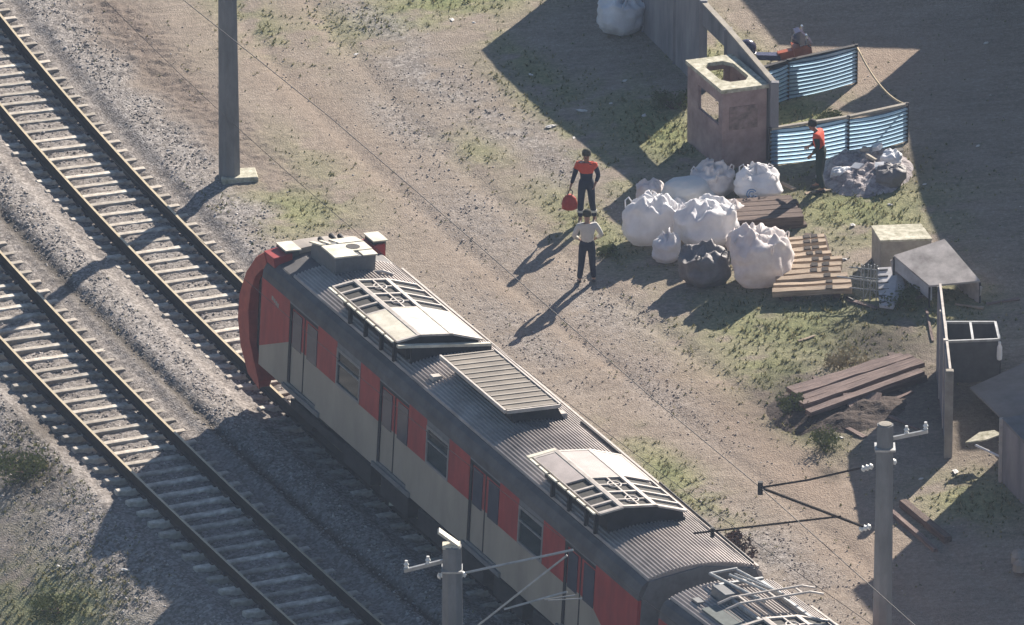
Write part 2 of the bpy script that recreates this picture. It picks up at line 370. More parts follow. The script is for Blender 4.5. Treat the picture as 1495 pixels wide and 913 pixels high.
def numpy_mesh(name, v, f, m):
    k = f.shape[1]; me = bpy.data.meshes.new(name); me.vertices.add(len(v)); me.vertices.foreach_set('co', v.astype(np.float32).ravel())
    me.loops.add(f.size); me.loops.foreach_set('vertex_index', f.ravel().astype(np.int32))
    me.polygons.add(len(f)); me.polygons.foreach_set('loop_start', np.arange(0, f.size, k, dtype=np.int32))
    me.update(calc_edges=True); me.materials.append(m)
    o = bpy.data.objects.new(name, me); COL.objects.link(o); return o
def frame_points(N):
    """random spots on the ground around the photographed area"""
    x = rng.uniform(-14, 14, N); y = rng.uniform(-24, 26, N); return x, y
def stones():
    x, y = frame_points(420000)
    d, d2, bal, clod, gra, pink, dark_patch = zones(x, y)
    track = np.maximum(smooth(1.75, 1.45, np.abs(d)), smooth(1.75, 1.45, np.abs(d2)))
    p = np.clip(bal*.62*(1-.55*track)+.008+.012*smooth(.55, .75, fbm(x, y, .7, 3, 77))+clod*.05-gra*.03, 0, 1)
    k = rng.random(len(x)) < p*.52; x = x[k]; y = y[k]; n = len(x); bl = bal[k]; tr = track[k]
    s = (.013+.020*rng.random(n)**2)*(1+.35*(bl > .5)*(np.abs(d[k]) < 9)*(d[k] < 3)); z = H(x, y)-.135*tr+s*.1; rl_ = np.minimum(np.abs(np.abs(d[k])-.8), np.abs(np.abs(d2[k])-.8)); z -= .06*smooth(.42, .15, rl_)*(tr > .5)
    oc = np.array([(1, 0, 0), (0, 1, 0), (-1, 0, 0), (0, -1, 0), (0, 0, 1), (0, 0, -1)], float)
    f = np.array([(0, 1, 4), (1, 2, 4), (2, 3, 4), (3, 0, 4), (1, 0, 5), (2, 1, 5), (3, 2, 5), (0, 3, 5)])
    a = rng.random(n)*6.28; ca, sa = np.cos(a), np.sin(a)
    P = oc[None]*(.6+.8*rng.random((n, 6, 1)))*s[:, None, None]; P[:, :, 2] *= .75
    X = P[:, :, 0]*ca[:, None]-P[:, :, 1]*sa[:, None]+x[:, None]; Y = P[:, :, 0]*sa[:, None]+P[:, :, 1]*ca[:, None]+y[:, None]; Z = P[:, :, 2]+z[:, None]
    V = np.stack([X, Y, Z], -1).reshape(-1, 3); F = (f[None]+(np.arange(n)*6)[:, None, None]).reshape(-1, 3)
    o = numpy_mesh('gravel', V, F, island_material('ballast_stone', [(0, (.15, .132, .12)), (.35, (.23, .208, .19)), (.75, (.35, .322, .30)), (1, (.62, .58, .54))]))
    tag(o, 'loose grey ballast stones along the tracks and strewn on the dirt', 'gravel', kind='stuff')
stones()
def grass():
    x, y = frame_points(260000)
    d, d2, bal, clod, gra, pink, dark_patch = zones(x, y)
    ok = (np.abs(d) > 1.7) & (np.abs(d2) > 1.7)
    k = (rng.random(len(x)) < np.clip(gra*.62+.012, 0, 1)*.55) & ok; x = x[k]; y = y[k]; ga = gra[k]; n = len(x)
    # each tuft = 5 blades fanning out
    B = 5; ang = rng.random((n, B))*6.28; h = (.03+.07*rng.random((n, 1))*(.4+ga[:, None]))*(.6+.6*rng.random((n, B))); lean = .3+.9*rng.random((n, B)); wd = .010+.010*rng.random((n, B))
    bx = x[:, None]+.02*np.cos(ang*3); by = y[:, None]+.02*np.sin(ang*3); bz = H(bx, by)-.01
    tx_ = bx+np.cos(ang)*h*lean; ty_ = by+np.sin(ang)*h*lean; tz_ = bz+h
    V = np.stack([np.stack([bx-np.sin(ang)*wd, by+np.cos(ang)*wd, bz], -1), np.stack([bx+np.sin(ang)*wd, by-np.cos(ang)*wd, bz], -1), np.stack([tx_, ty_, tz_], -1)], 2).reshape(-1, 3)
    F = np.arange(len(V)).reshape(-1, 3)
    o = numpy_mesh('grass', V, F, island_material('grass_blade', [(0, (.05, .065, .02)), (.35, (.12, .14, .05)), (.7, (.25, .23, .11)), (1, (.42, .36, .20))], trans=.25))
    tag(o, 'short patchy grass and dry weeds growing over the yard', 'grass', kind='stuff')
grass()

# ------------------------------------------------------------------ tracks
ZR = .15                                       # rail head above the sleepers
def rail(c, off, name_label):
    mb = MB(); prof = [(-.06, -.115), (.06, -.115), (.06, -.09), (.012, -.06), (.012, .115), (.028, .125), (.028, ZR), (-.028, ZR), (-.028, .125), (-.012, .115), (-.012, -.06), (-.06, -.09)]
    ys = np.arange(26, -46, -1.0); n = len(prof); v = []
    for y in ys:
        u = tdir(c, y); nn = Vector((-u.y, u.x)); p = Vector((tx(c, y), y))+nn*off
        for a, z in prof: v.append((p.x+nn.x*a, p.y+nn.y*a, z))
    f = []; mi = []
    for i in range(len(ys)-1):
        for k in range(n): f.append((i*n+k, i*n+(k+1) % n, i*n+n+(k+1) % n, i*n+n+k)); mi.append(1 if k == 6 else 0)
    f += [tuple(range(n-1, -1, -1)), tuple(range(len(v)-n, len(v)))]; mi += [0, 0]
    mb.v = v; mb.f = f; mb.m = mi
    o = mb.build('rail', [M['rail'], M['railtop']]); return tag(o, name_label, 'rail')
rail(C1, .8, 'long steel rail under the train, the one nearer the dirt path')
rail(C1, -.8, 'long steel rail under the train, the one nearer the other track')
rail(C2, .8, 'long steel rail of the empty track, the one nearer the train')
rail(C2, -.8, 'long steel rail of the empty track, outermost from the train')
def sleeper_proto(name, label, group):
    mb = MB(); mb.box(-1.28, 1.28, -.095, .095, -.17, -.005, bev=.02)
    o = mb.build(name, M['sleeper'])
    for s in (-.8, .8):
        for t in (-.11, .11): mb2 = MB(); mb2.box(s+t-.03, s+t+.03, -.06, .06, -.0, .035, bev=.008); mb2.build('rail_clip', M['clip'], o)
    return tag(o, label, 'sleeper', group)
for c, label, group, y1 in ((C1, 'pale concrete sleeper lying across under the rails of the track the train stands on', 'sleepers of the track under the train', -26),
                            (C2, 'pale concrete sleeper lying across under the rails of the empty track', 'sleepers of the empty track', -28)):
    pr = sleeper_proto('sleeper', label, group); y = 23.5; first = True
    while y > y1:
        o = pr if first else copy_tree(pr); first = False
        u = tdir(c, y); o.location = (tx(c, y), y, -.078+random.uniform(-.028, .006)); o.rotation_euler = (0, random.uniform(-.006, .006), math.atan2(u.x, -u.y)+random.uniform(-.015, .015))
        y -= .575+random.uniform(-.02, .02)

# ------------------------------------------------------------------ the train
CANT = R(3.2)
W2 = 1.375
def corr_profile(w0, w1, h_of, pitch=.078, depth=.032):
    n = int(round((w1-w0)/pitch)); out = []
    for i in range(n):
        a = w0+(w1-w0)*i/n; p = (w1-w0)/n
        for t, dz in ((0, 0), (.22, depth), (.5, depth), (.72, 0)): wv = a+p*t; out.append((wv, h_of(wv)+dz))
    out.append((w1, h_of(w1))); return out
def h_roof(wv): return 3.36+.205*(1-(abs(wv)/1.2)**2.2)
def loft(mb, sec0, s0, s1, mi=0, caps=True):
    n = len(sec0); v = [(s0, a, b) for a, b in sec0]+[(s1, a, b) for a, b in sec0]
    f = [(i, (i+1) % n, n+(i+1) % n, n+i) for i in range(n)]
    mb.add(v, f, mi)
    if caps: mb.add(v, [tuple(range(n-1, -1, -1)), tuple(range(n, 2*n))], mi)
def sidequad(mb, sgn, s0, s1, hh, mi, out=0.0):
    """panel on a side: hh = (h at s0 low, h at s1 low, h at s1 high, h at s0 high)"""
    w0 = sgn*(W2+out); w1 = sgn*(W2-.09)
    a = [(s0, w0, hh[0]), (s1, w0, hh[1]), (s1, w0, hh[2]), (s0, w0, hh[3])]; b_ = [(p[0], w1, p[2]) for p in a]
    f = [(0, 1, 2, 3), (7, 6, 5, 4), (0, 4, 5, 1), (1, 5, 6, 2), (2, 6, 7, 3), (3, 7, 4, 0)]
    mb.add(a+b_, f, mi)
LS0, LS1 = 1.0, 17.25
def train_car(label, end0, end1, loc, heading, cab, doors, windows, group='coupled train cars'):
    # local axes: x = s along the car towards the camera, y = w (positive = far side), z = h above the rail head
    t = empty('train_car', loc, 0, label, 'train car', group)
    t.rotation_euler = (Matrix.Rotation(heading, 4, 'Z') @ Matrix.Rotation(-CANT, 4, 'X')).to_euler()
    # body shell
    b = MB(); core = [(-W2+.10, LS0), (W2-.10, LS0), (W2-.10, 3.0), (1.1, 3.3), (-1.1, 3.3), (-W2+.10, 3.0)]
    loft(b, core, end0, end1, 0); b.build('body', M['dark'], t)
    for sg in (-1, 1):
        sp = MB(); cuts = sorted([(a, e, 'd') for a, e in doors]+[(a, e, 'w') for a, e in windows]); s = end0
        segs = []
        for a, e, k in cuts:
            segs.append((s, a, 'p')); segs.append((a, e, k)); s = e
        segs.append((s, end1, 'p'))
        for a, e, k in segs:
            if e-a < .01: continue
            if k == 'p':
                if cab and a == end0:
                    sidequad(sp, sg, a, e, (1.0, 1.0, 2.05, 1.42), 1); sidequad(sp, sg, a, e, (1.42, 2.05, 2.97, 2.97), 0, .001)
                elif e == end1 and cab:
                    sidequad(sp, sg, a, e, (1.0, 1.0, 1.05, 2.02), 1); sidequad(sp, sg, a, e, (2.02, 1.05, 2.97, 2.97), 0, .001)
                else:
                    sidequad(sp, sg, a, e, (1.0, 1.0, 2.03, 2.03), 1); sidequad(sp, sg, a, e, (2.03, 2.03, 2.97, 2.97), 0, .001)
            elif k == 'w':
                sidequad(sp, sg, a, e, (1.0, 1.0, 2.03, 2.03), 1); sidequad(sp, sg, a, e, (2.85, 2.85, 2.97, 2.97), 2)
            else:
                sidequad(sp, sg, a, e, (1.0, 1.0, 1.16, 1.16), 2); sidequad(sp, sg, a, e, (2.93, 2.93, 2.97, 2.97), 2)
        sp.build('side_panel', [M['red'], M['cream'], M['grey']], t)
        for a, e in windows:
            wi = MB()
            for q in ((a, a+.05, 2.03, 2.85), (e-.05, e, 2.03, 2.85), (a+.05, e-.05, 2.03, 2.08), (a+.05, e-.05, 2.79, 2.85), (a+.05, e-.05, 2.52, 2.55)):
                sidequad(wi, sg, q[0], q[1], (q[2], q[2], q[3], q[3]), 0, .012)
            fr = wi.build('window_frame', M['frame'], t)
            gl = MB(); sidequad(gl, sg, a+.03, e-.03, (2.05, 2.05, 2.82, 2.82), 0, -.02); gl.build('pane', M['glass'], fr)
        for a, e in doors:
            mid = (a+e)/2
            dr = MB(); sidequad(dr, sg, a, a+.09, (1.16, 1.16, 2.93, 2.93), 0, -.006); sidequad(dr, sg, mid-.02, mid+.02, (1.16, 1.16, 2.93, 2.93), 0, -.025)
            sidequad(dr, sg, a, e, (2.86, 2.86, 2.93, 2.93), 0, -.004); fr = dr.build('door_frame', M['dark'], t)
            sill = MB(); sidequad(sill, sg, a-.15, e+.25, (1.0, 1.0, 1.1, 1.1), 0, .05); sill.build('door_step', M['grey'], t)
            for l0, l1, side in ((a+.09, mid-.02, 0), (mid+.02, e, 1)):
                lf = MB(); sidequad(lf, sg, l0, l1, (1.16, 1.16, 2.05, 2.05), 0, -.035); sidequad(lf, sg, l0, l1, (2.05, 2.05, 2.86, 2.86), 1, -.035)
                lo = lf.build('door', [M['cream'], M['red']], t)
                pn = MB(); g0, g1 = (l0+.05, l1-.13) if side == 0 else (l0+.13, l1-.09)
                sidequad(pn, sg, g0, g1, (2.0, 2.0, 2.8, 2.8), 0, -.02); pn.build('pane', M['doorglass'], lo)
        # cant rail and rain gutter
        cr = MB(); pr = [(sg*W2, 2.97), (sg*(W2-.015), 3.12), (sg*1.29, 3.27), (sg*1.19, 3.35), (sg*1.13, 3.35), (sg*1.13, 2.97)]
        if sg < 0: pr = pr[::-1]
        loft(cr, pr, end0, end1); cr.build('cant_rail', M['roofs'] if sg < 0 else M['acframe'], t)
        gt = MB(); q = [(sg*1.24, 3.33), (sg*1.19, 3.33), (sg*1.19, 3.40), (sg*1.24, 3.40)]
        if sg > 0: q = q[::-1]
        q2 = q if sg < 0 else q
        if sg > 0:
            loft(gt, q2, end0+1.4, end1); gt.build('rain_gutter', M['acframe'], t)
    rf = MB(); pr = corr_profile(-1.17, 1.17, h_roof); sec = pr[::-1]+[(-1.17, 3.28), (1.17, 3.28)]
    loft(rf, sec, end0+(1.15 if cab else .04), end1-.02); rf.build('roof', M['roof'], t)
    # ends, gangway, underframe, bogies
    ge = MB(); ge.box(end1+.004, end1+.45, -.55, .55, .95, 3.0); ge.build('gangway', M['dark'], t)
    ec = MB(); sec = [(-1.3, 1.0), (1.3, 1.0), (1.3, 3.0), (1.15, 3.36), (0, 3.545), (-1.15, 3.36), (-1.3, 3.0)]
    loft(ec, sec, end1-.018, end1+.02); ec.build('end_wall', M['grey'], t)
    uf = MB(); uf.box(end0+.3, end1-.1, -1.15, 1.15, .78, .995)
    for a in np.arange(end0+4.2, end1-5, 1.9): uf.box(a, a+1.4, -1.2, -.4, .32, .775, bev=.03); uf.box(a+.2, a+1.3, .4, 1.2, .36, .775, bev=.03)
    uf.build('underframe', M['dark'], t)
    for bc in (end0+2.6, end1-2.8):
        if bc < end0: continue
        bo = MB()
        for sg in (-1, 1): bo.box(bc-1.5, bc+1.5, sg*1.0-.08, sg*1.0+.08, .38, .6, bev=.03)
        bo.box(bc-.3, bc+.3, -1.0, 1.0, .4, .775)
        bg_ = bo.build('bogie', M['dark'], t)
        for ax_ in (bc-1.1, bc+1.1):
            for sg in (-1, 1):
                wl = MB(); wl.lathe([(.40, -.07), (.46, -.06), (.46, -.03), (.43, -.02), (.43, .06), (.2, .065)], (ax_, sg*.8, .43), 20, M=Matrix.Rotation(-sg*math.pi/2, 3, 'X'))
                wl.build('wheel', M['rail'], bg_)
    return t
def curved_ac(t, s0, s1, open_first, cover, frame):
    """rooftop air-conditioner with a faceted lid: two rows of open grilles at one end, plain lids at the other"""
    W = [-1.24, -.70, 0.02, .70]; Hh = [3.93, 4.02, 3.965, 3.77]
    bs = MB(); bs.prism([(s0+.1, -.95), (s1-.1, -.95), (s1-.1, .72), (s0+.1, .72)], 3.42, 3.60)
    ac = bs.build('air_conditioner', M['roofs'], t)
    bd = MB(); v = []
    for s in (s0+.06, s1-.06):
        for a, b in [(-.98, 3.5)]+[(W[i]+(.20 if i == 0 else -.06 if i == 3 else 0), Hh[i]-.05) for i in range(4)]+[(.68, 3.5)]: v.append((s, a, b))
    n = 6; bd.add(v, [tuple(range(n)), tuple(range(2*n-1, n-1, -1))]+[((i+1) % n, i, n+i, n+(i+1) % n) for i in range(n)])
    bd.build('casing', M['dark'], ac)
    def P3(s, k, f):  # point on lid facet k at fraction f
        return (s, W[k]+(W[k+1]-W[k])*f, Hh[k]+(Hh[k+1]-Hh[k])*f)
    def patch(mb, sa, sb, k, f0, f1, dz0, dz1, mi=0):
        q = [P3(sa, k, f0), P3(sb, k, f0), P3(sb, k, f1), P3(sa, k, f1)]
        mb.hexa([(p[0], p[1], p[2]+dz0) for p in q]+[(p[0], p[1], p[2]+dz1) for p in q], mi)
    L = s1-s0; so, sc_ = (s0, s0+L*.52) if open_first else (s1-L*.52, s1)
    fr = MB()
    for k in range(3):
        for f0, f1 in ((0, .035), (.965, 1)): patch(fr, s0, s1, k, f0, f1, -.03, .012)
        patch(fr, s0, s0+.07, k, .035, .965, -.03, .012); patch(fr, s1-.07, s1, k, .035, .965, -.03, .012)
    nb = 4
    for k in (0, 2):
        for i in range(1, nb+1):
            a = so+(sc_-so)*i/nb; patch(fr, a-.03, a+.03, k, .035, .965, -.03, .008)
    patch(fr, so+(sc_-so)/2-.03, so+(sc_-so)/2+.03, 1, .035, .965, -.03, .008); patch(fr, sc_-.05 if open_first else so, sc_ if open_first else so+.05, 1, .035, .965, -.03, .008)
    for q in (.25, .75): a = so+(sc_-so)*q; patch(fr, a-.018, a+.018, 1, .035, .965, -.03, .004)
    patch(fr, so, sc_, 1, .48, .53, -.03, .006)
    patch(fr, s0, s1, 0, .86, 1.0, -.03, .016); patch(fr, s0, s1, 1, .9, 1.0, -.03, .016)
    fr.build('lid_frame', frame, ac)
    co = MB()
    for k in range(3): patch(co, so+.05, sc_-.05, k, .04, .95, -.06, -.035)
    co.build('grille', M['mesh'], ac)
    for q in (.25, .75):
        c = so+(sc_-so)*q; p = P3(c, 1, .5)
        fm = MB(); ring = [(c+.16*math.cos(t_), p[1]+.13*math.sin(t_), p[2]-.005) for t_ in np.linspace(0, 2*math.pi, 17)]
        fm.tube(ring, .018, 6); fm.build('fan_ring', frame, ac)
    lid = MB(); la, lb = (sc_, s1-.07) if open_first else (s0+.07, so)
    for k in range(3): patch(lid, la+.01, lb-.01, k, .04 if k else .05, .955 if k != 0 else .84, -.03, .006)
    lid.build('lid', cover, ac)
    # white drip edge with brackets on the near side
    de = MB(); ns = 7
    for i in range(ns):
        a = s0+L*i/ns; de.bar((a+.03, W[0]-.07, Hh[0]-.015), (a+L/ns-.05, W[0]-.07, Hh[0]-.015), .05, .035)
    de.build('drip_edge', M['acwhite'], ac)
    for a in (s0+.8, s0+1.6, s0+2.4, s1-.3): bk = MB(); bk.box(a, a+.06, W[0]+.04, W[0]+.12, 3.40, 3.88); bk.build('bracket', M['dark'], ac)
    return ac
# --- leading car
HD = R(-65.62)
O1 = Vector((-3.5780, -6.5657, 0))+Vector((math.cos(HD+math.pi/2), math.sin(HD+math.pi/2), 0))*(1.375*math.cos(R(3.5))-3.05*math.sin(R(3.5)))*0
nrm = Vector((-math.sin(HD), math.cos(HD), 0))
N0 = ray(424, 434, 3.28); dw = -W2*math.cos(CANT)+3.05*math.sin(CANT)
O1 = Vector((N0.x, N0.y, 0))-nrm*dw; O1.z = ZR
doorsA = [(0.0, 1.5), (4.7, 6.2), (9.25, 10.72), (13.85, 15.3)]; winsA = [(2.5, 3.72), (7.1, 8.22), (11.65, 12.83)]
car1 = train_car('leading train car with red front and three roof units, the whole length in view', -1.5, 17.25, O1, HD, True, doorsA, winsA)
# red front fairing, a thick hoop standing ahead of the cab
def hoop():
    out = [(-1.68, .38), (-2.3, .52), (-2.75, 1.0), (-2.95, 1.55), (-2.92, 2.1), (-2.62, 2.7), (-2.15, 3.2), (-1.72, 3.47)]
    inn = [(-1.62, .55), (-1.9, .9), (-2.2, 1.3), (-2.32, 1.9), (-2.25, 2.4), (-2.02, 2.8), (-1.72, 3.05), (-1.45, 3.2)]
    mb = MB(); ws = [-1.30, -1.27, -1.0, 1.0, 1.27, 1.30]
    n = len(out)
    for sg in (-1, 1):
        a, b_ = (sg*1.30, sg*1.0)
        v = []
        for (o_, i_) in zip(out, inn):
            v += [(o_[0]+.10, a, o_[1]), (o_[0], a-sg*.10, o_[1]), (o_[0]-.02, b_, o_[1]), (i_[0], b_, i_[1]), (i_[0], a, i_[1])]
        f = []
        for i in range(n-1):
            for k in range(5):
                q = (i*5+k, i*5+(k+1) % 5, i*5+5+(k+1) % 5, i*5+5+k); f.append(q if sg > 0 else q[::-1])
        f += [(0, 1, 2, 3, 4) if sg < 0 else (4, 3, 2, 1, 0), tuple(range(n*5-1, n*5-6, -1)) if sg < 0 else tuple(range(n*5-5, n*5))]
        mb.add(v, f)
    # lower bumper
    mb.hexa([(-2.5, -1.0, .5), (-1.7, -1.0, .5), (-1.7, 1.0, .5), (-2.5, 1.0, .5), (-2.93, -1.0, 1.35), (-1.8, -1.0, 1.35), (-1.8, 1.0, 1.35), (-2.93, 1.0, 1.35)])
    return mb
hp = hoop(); hp.build('front_mask', mat('orange_red_paint', (.40, .075, .05), .5, .2, 3, col2=(.27, .045, .035)), car1)
for sg in (-1, 1):
    tp = MB(); a0, a1 = sorted((sg*1.28, sg*.86))
    tp.hexa([(-1.75, a0, 3.30), (-1.1, a0, 3.30), (-1.1, a1, 3.30), (-1.75, a1, 3.30), (-1.68, a0, 3.48), (-1.15, a0, 3.50), (-1.15, a1, 3.56), (-1.68, a1, 3.56)]); tp.build('mask_corner', M['red'], car1)
cr = MB(); v = []
for s, dz in ((-2.0, -.10), (-1.75, .0), (-1.25, .03)):
    for a in np.linspace(-.86, .86, 9): v.append((s, a, 3.56+.08*(1-(a/.86)**2)+dz))
f = [(i*9+k, i*9+k+1, i*9+10+k, i*9+9+k) for i in range(2) for k in range(8)]
nb_ = len(v); v += [(p[0], p[1], p[2]-.12) for p in v]; f += [tuple(nb_+i for i in q[::-1]) for q in f]
f += [(k, nb_+k, nb_+k+1, k+1) for k in range(8)]+[(18+k+1, nb_+18+k+1, nb_+18+k, 18+k) for k in range(8)]
cr.add(v, f); cr.build('front_cap', M['crown'], car1)
gw = MB(); gw.hexa([(-2.6, -.99, 1.35), (-2.45, -.99, 1.35), (-2.45, .99, 1.35), (-2.6, .99, 1.35), (-1.95, -.99, 3.44), (-1.8, -.99, 3.44), (-1.8, .99, 3.44), (-1.95, .99, 3.44)]); gw.build('windscreen', M['glass'], car1)
cf = MB(); loft(cf, [(-1.2, 1.0), (1.2, 1.0), (1.2, 3.0), (1.1, 3.3), (0, 3.5), (-1.1, 3.3), (-1.2, 3.0)], -1.56, -1.505); cf.build('cab_wall', M['grey'], car1)
cr2 = MB(); loft(cr2, [(1.17, 3.36), (.6, 3.50), (0, 3.55), (-.6, 3.50), (-1.17, 3.36), (-1.17, 3.28), (1.17, 3.28)], -1.5, -.36); cr2.build('cab_roof', M['roofs'], car1)
for a0, a1 in ((-1.02, -.62), (1.0, 1.38)):
    lb = MB(); lb.box(-1.68, -1.22, a0+.05, a1-.05, 3.35, 3.60); hb = lb.build('marker_light_box', M['roofs'], car1)
    ll = MB(); ll.box(-1.72, -1.18, a0+.02, a1-.02, 3.602, 3.63); ll.build('box_lid', M['acwhite'], hb)
cb = MB(); cb.box(-.62, .28, -.5, .42, 3.4, 3.93); cb.hexa([(-1.0, -.5, 3.5), (-.625, -.5, 3.4), (-.625, .42, 3.4), (-1.0, .42, 3.5), (-.98, -.5, 3.8), (-.625, -.5, 3.93), (-.625, .42, 3.93), (-.98, .42, 3.8)])
cu = cb.build('cab_cooler', M['grey'], car1)
cl = MB(); cl.box(-.42, .31, -.53, .0, 3.932, 3.965); cl.box(-.42, .02, .004, .45, 3.932, 3.965); cl.box(.024, .31, .12, .45, 3.925, 3.95); cl.build('cooler_lid', M['acwhite'], cu)
cs = MB(); cs.bar((-1.02, -.5, 3.84), (-.45, -.5, 3.97), .10, .03); cs.bar((-1.0, -.3, 3.85), (-.45, -.3, 3.97), .06, .03); cs.hexa([(-1.02, -.1, 3.81), (-.44, -.1, 3.94), (-.44, .45, 3.94), (-1.02, .45, 3.81), (-1.02, -.1, 3.85), (-.44, -.1, 3.98), (-.44, .45, 3.98), (-1.02, .45, 3.85)]); cs.build('cooler_shroud', M['acwhite'], cu)
fh = MB(); fh.lathe([(.15, 0), (.15, .006)], (-.2, .1, 3.966), 18); fh.build('fan_opening', M['dark'], cu)
ho = MB()
for z_, a in ((3.75, -.15), (3.8, .1), (3.77, .3)): ho.tube([(-1.05, a, z_), (-1.35, a, z_)], [.03, .06], 10)
ho.build('horn', M['dark'], cu)
kd = MB(); kd.tube([(.32, .35, 3.55), (.5, .5, 3.62), (.6, .7, 3.55)], .035, 8); kd.tube([(.32, .1, 3.5), (.7, .2, 3.56)], .025, 8); kd.build('conduit', M['acframe'], car1)
cp = MB(); cp.box(-2.75, -1.9, -.12, .12, .62, .86, bev=.03); cp.box(-3.0, -2.75, -.2, .2, .56, .92, bev=.04); cp.build('coupler', M['steel'], car1)
ci = MB(); ci.box(-2.12, -1.57, -1.16, .99, 1.0, 2.75); ci.build('cab_side_glass', M['glass'], car1)
lg = MB()
for i, (a, b_) in enumerate(((-.95, -.86), (-.84, -.76), (-.74, -.66), (-.64, -.58))): sidequad(lg, -1, a, b_, (2.66-i*.02, 2.66-i*.02, 2.75-i*.02, 2.75-i*.02), 0, .006)
lg.build('lettering', M['crown'], car1)
# roof units
curved_ac(car1, 1.78, 5.15, True, M['acwhite'], M['acframe'])
bm = MB(); bm.bar((5.22, -1.26, 3.86), (5.22, .86, 3.68), .10, .06); bm.hexa([(5.18, -.95, 3.44), (5.26, -.95, 3.44), (5.26, .86, 3.44), (5.18, .86, 3.44), (5.18, -.95, 3.80), (5.26, -.95, 3.80), (5.26, .86, 3.645), (5.18, .86, 3.645)], 1); bm.build('unit_end_beam', [M['acwhite'], M['dark']], car1)
# middle resistor box with ribbed flat top
s0, s1, a0, a1 = 6.08, 9.32, -.66, .52
rb = MB(); rb.hexa([(s0+.2, a0+.24, 3.48), (s1-.15, a0+.24, 3.48), (s1-.05, a1+.2, 3.48), (s0+.15, a1+.2, 3.48), (s0+.18, a0+.2, 3.87), (s1-.1, a0+.2, 3.87), (s1-.1, a1-.03, 3.87), (s0+.18, a1-.03, 3.87)])
rr = rb.build('resistor_box', M['dark'], car1)
tpp = MB(); tpp.box(s0, (s0+s1)/2-.015, a0, a1, 3.873, 3.905); tpp.box((s0+s1)/2+.015, s1, a0, a1, 3.873, 3.905); tpp.build('top_plate', M['fin'], rr)
rbb = MB()
for i in range(13):
    a = s0+.04+(s1-s0-.13)*i/12; rbb.box(a, a+.05, a0+.03, a1-.03, 3.907, 3.922)
rbb.build('rib', M['finl'], rr)
ed = MB(); ed.box(s0, s1, a0-.045, a0-.003, 3.85, 3.93); ed.box(s0, s1, a1+.003, a1+.045, 3.85, 3.93); ed.box(s1+.003, s1+.04, a0, a1, 3.85, 3.925); ed.build('edge_trim', M['acframe'], rr)
fx = MB(); fx.box(6.15, 6.35, -.95, -.72, 3.44, 3.56, bev=.02); fx.build('bracket', M['acframe'], rr); fx = MB(); fx.box(8.9, 9.15, .62, .8, 3.44, 3.62, bev=.02); fx.build('bracket', M['acframe'], rr)
curved_ac(car1, 11.88, 15.02, False, M['acpink'], M['acframe'])
ab = MB(); ab.bar((11.80, -1.32, 3.90), (11.80, -.70, 4.0), .12, .06); ab.build('unit_end_beam', M['acwhite'], car1)
cbl = MB(); cbl.tube([(9.4, 1.0, 3.50), (10.2, 1.02, 3.49), (11.2, 1.02, 3.49)], .03, 6); cbl.tube([(13.0, 1.06, 3.55), (17.2, 1.12, 3.46)], .025, 6); cbl.build('roof_cable', M['dark'], car1)
# --- second car with pantograph
E1 = O1+Vector((math.cos(HD), math.sin(HD), 0))*17.75
HD2 = R(-62.5); O2 = E1+Vector((math.cos(HD2), math.sin(HD2), 0))*.35; O2.z = ZR
car2 = train_car('second train car coupled behind, carrying the folded pantograph, cut by the photo edge', 0.0, 17.5, O2, HD2, False, [(.8, 2.3), (5.4, 6.9), (10.0, 11.5), (14.6, 16.1)], [(3.3, 4.5), (7.9, 9.1), (12.5, 13.7)])
curved_ac(car2, 2.95, 6.4, True, M['acpink'], M['acframe'])
pg = MB()
for a in (-.38, .62): pg.bar((.35, a, 3.62), (2.75, a, 3.62), .07, .07)
for s in (.4, 2.7): pg.bar((s, -.42, 3.66), (s, .68, 3.66), .07, .06)
pan = pg.build('pantograph', M['steel'], car2)
lo_ = MB(); lo_.tube([(-.02, -.28, 3.74), (.02, .28, 3.78), (.02, .3, 3.78)], .03, 8)
lo_.tube([(-.02, -.28, 3.74), (1.9, -.12, 3.86)], .032, 8); lo_.tube([(.02, .28, 3.76), (1.9, .42, 3.86)], .032, 8)
lo_.tube([(.3, -.02, 3.8), (1.6, .12, 3.92)], .028, 8); lo_.tube([(.3, .1, 3.8), (1.6, .28, 3.92)], .022, 8); lo_.build('arm', M['steel'], pan)
hd = MB()
for s in (1.62, 1.95): hd.tube([(s, -1.0, 3.84), (s, -.7, 3.93), (s, .85, 3.95), (s, 1.15, 3.86)], .026, 8)
for a in (-.55, .1, .7): hd.bar((1.62, a, 3.93), (1.95, a, 3.93), .04, .03)
hd.build('contact_bar', M['acframe'], pan)
ins = MB()
for s, a in ((.45, -.38), (.45, .62), (2.6, -.38), (2.6, .62)): ins.lathe([(.05, 0), (.07, .03), (.045, .05), (.07, .08), (.045, .1), (.06, .14)], (s, a, 3.46), 12)
ins.build('insulator', M['ceramic'], pan)
bx = MB(); bx.box(.55, 1.1, -.55, -.2, 3.45, 3.75, bev=.02); bx.box(.5, .75, -.95, -.8, 3.45, 3.52); bx.build('pantograph_drive', M['grey'], pan)
sh = MB(); sh.hexa([(1.0, -1.0, 3.42), (2.4, -1.0, 3.42), (2.4, -.45, 3.48), (1.0, -.45, 3.48), (1.0, -1.0, 3.50), (2.4, -1.0, 3.50), (2.4, -.45, 3.56), (1.0, -.45, 3.56)]); sh.build('roof_mat', mat('grey_green_mat', (.14, .16, .155), .8), car2)

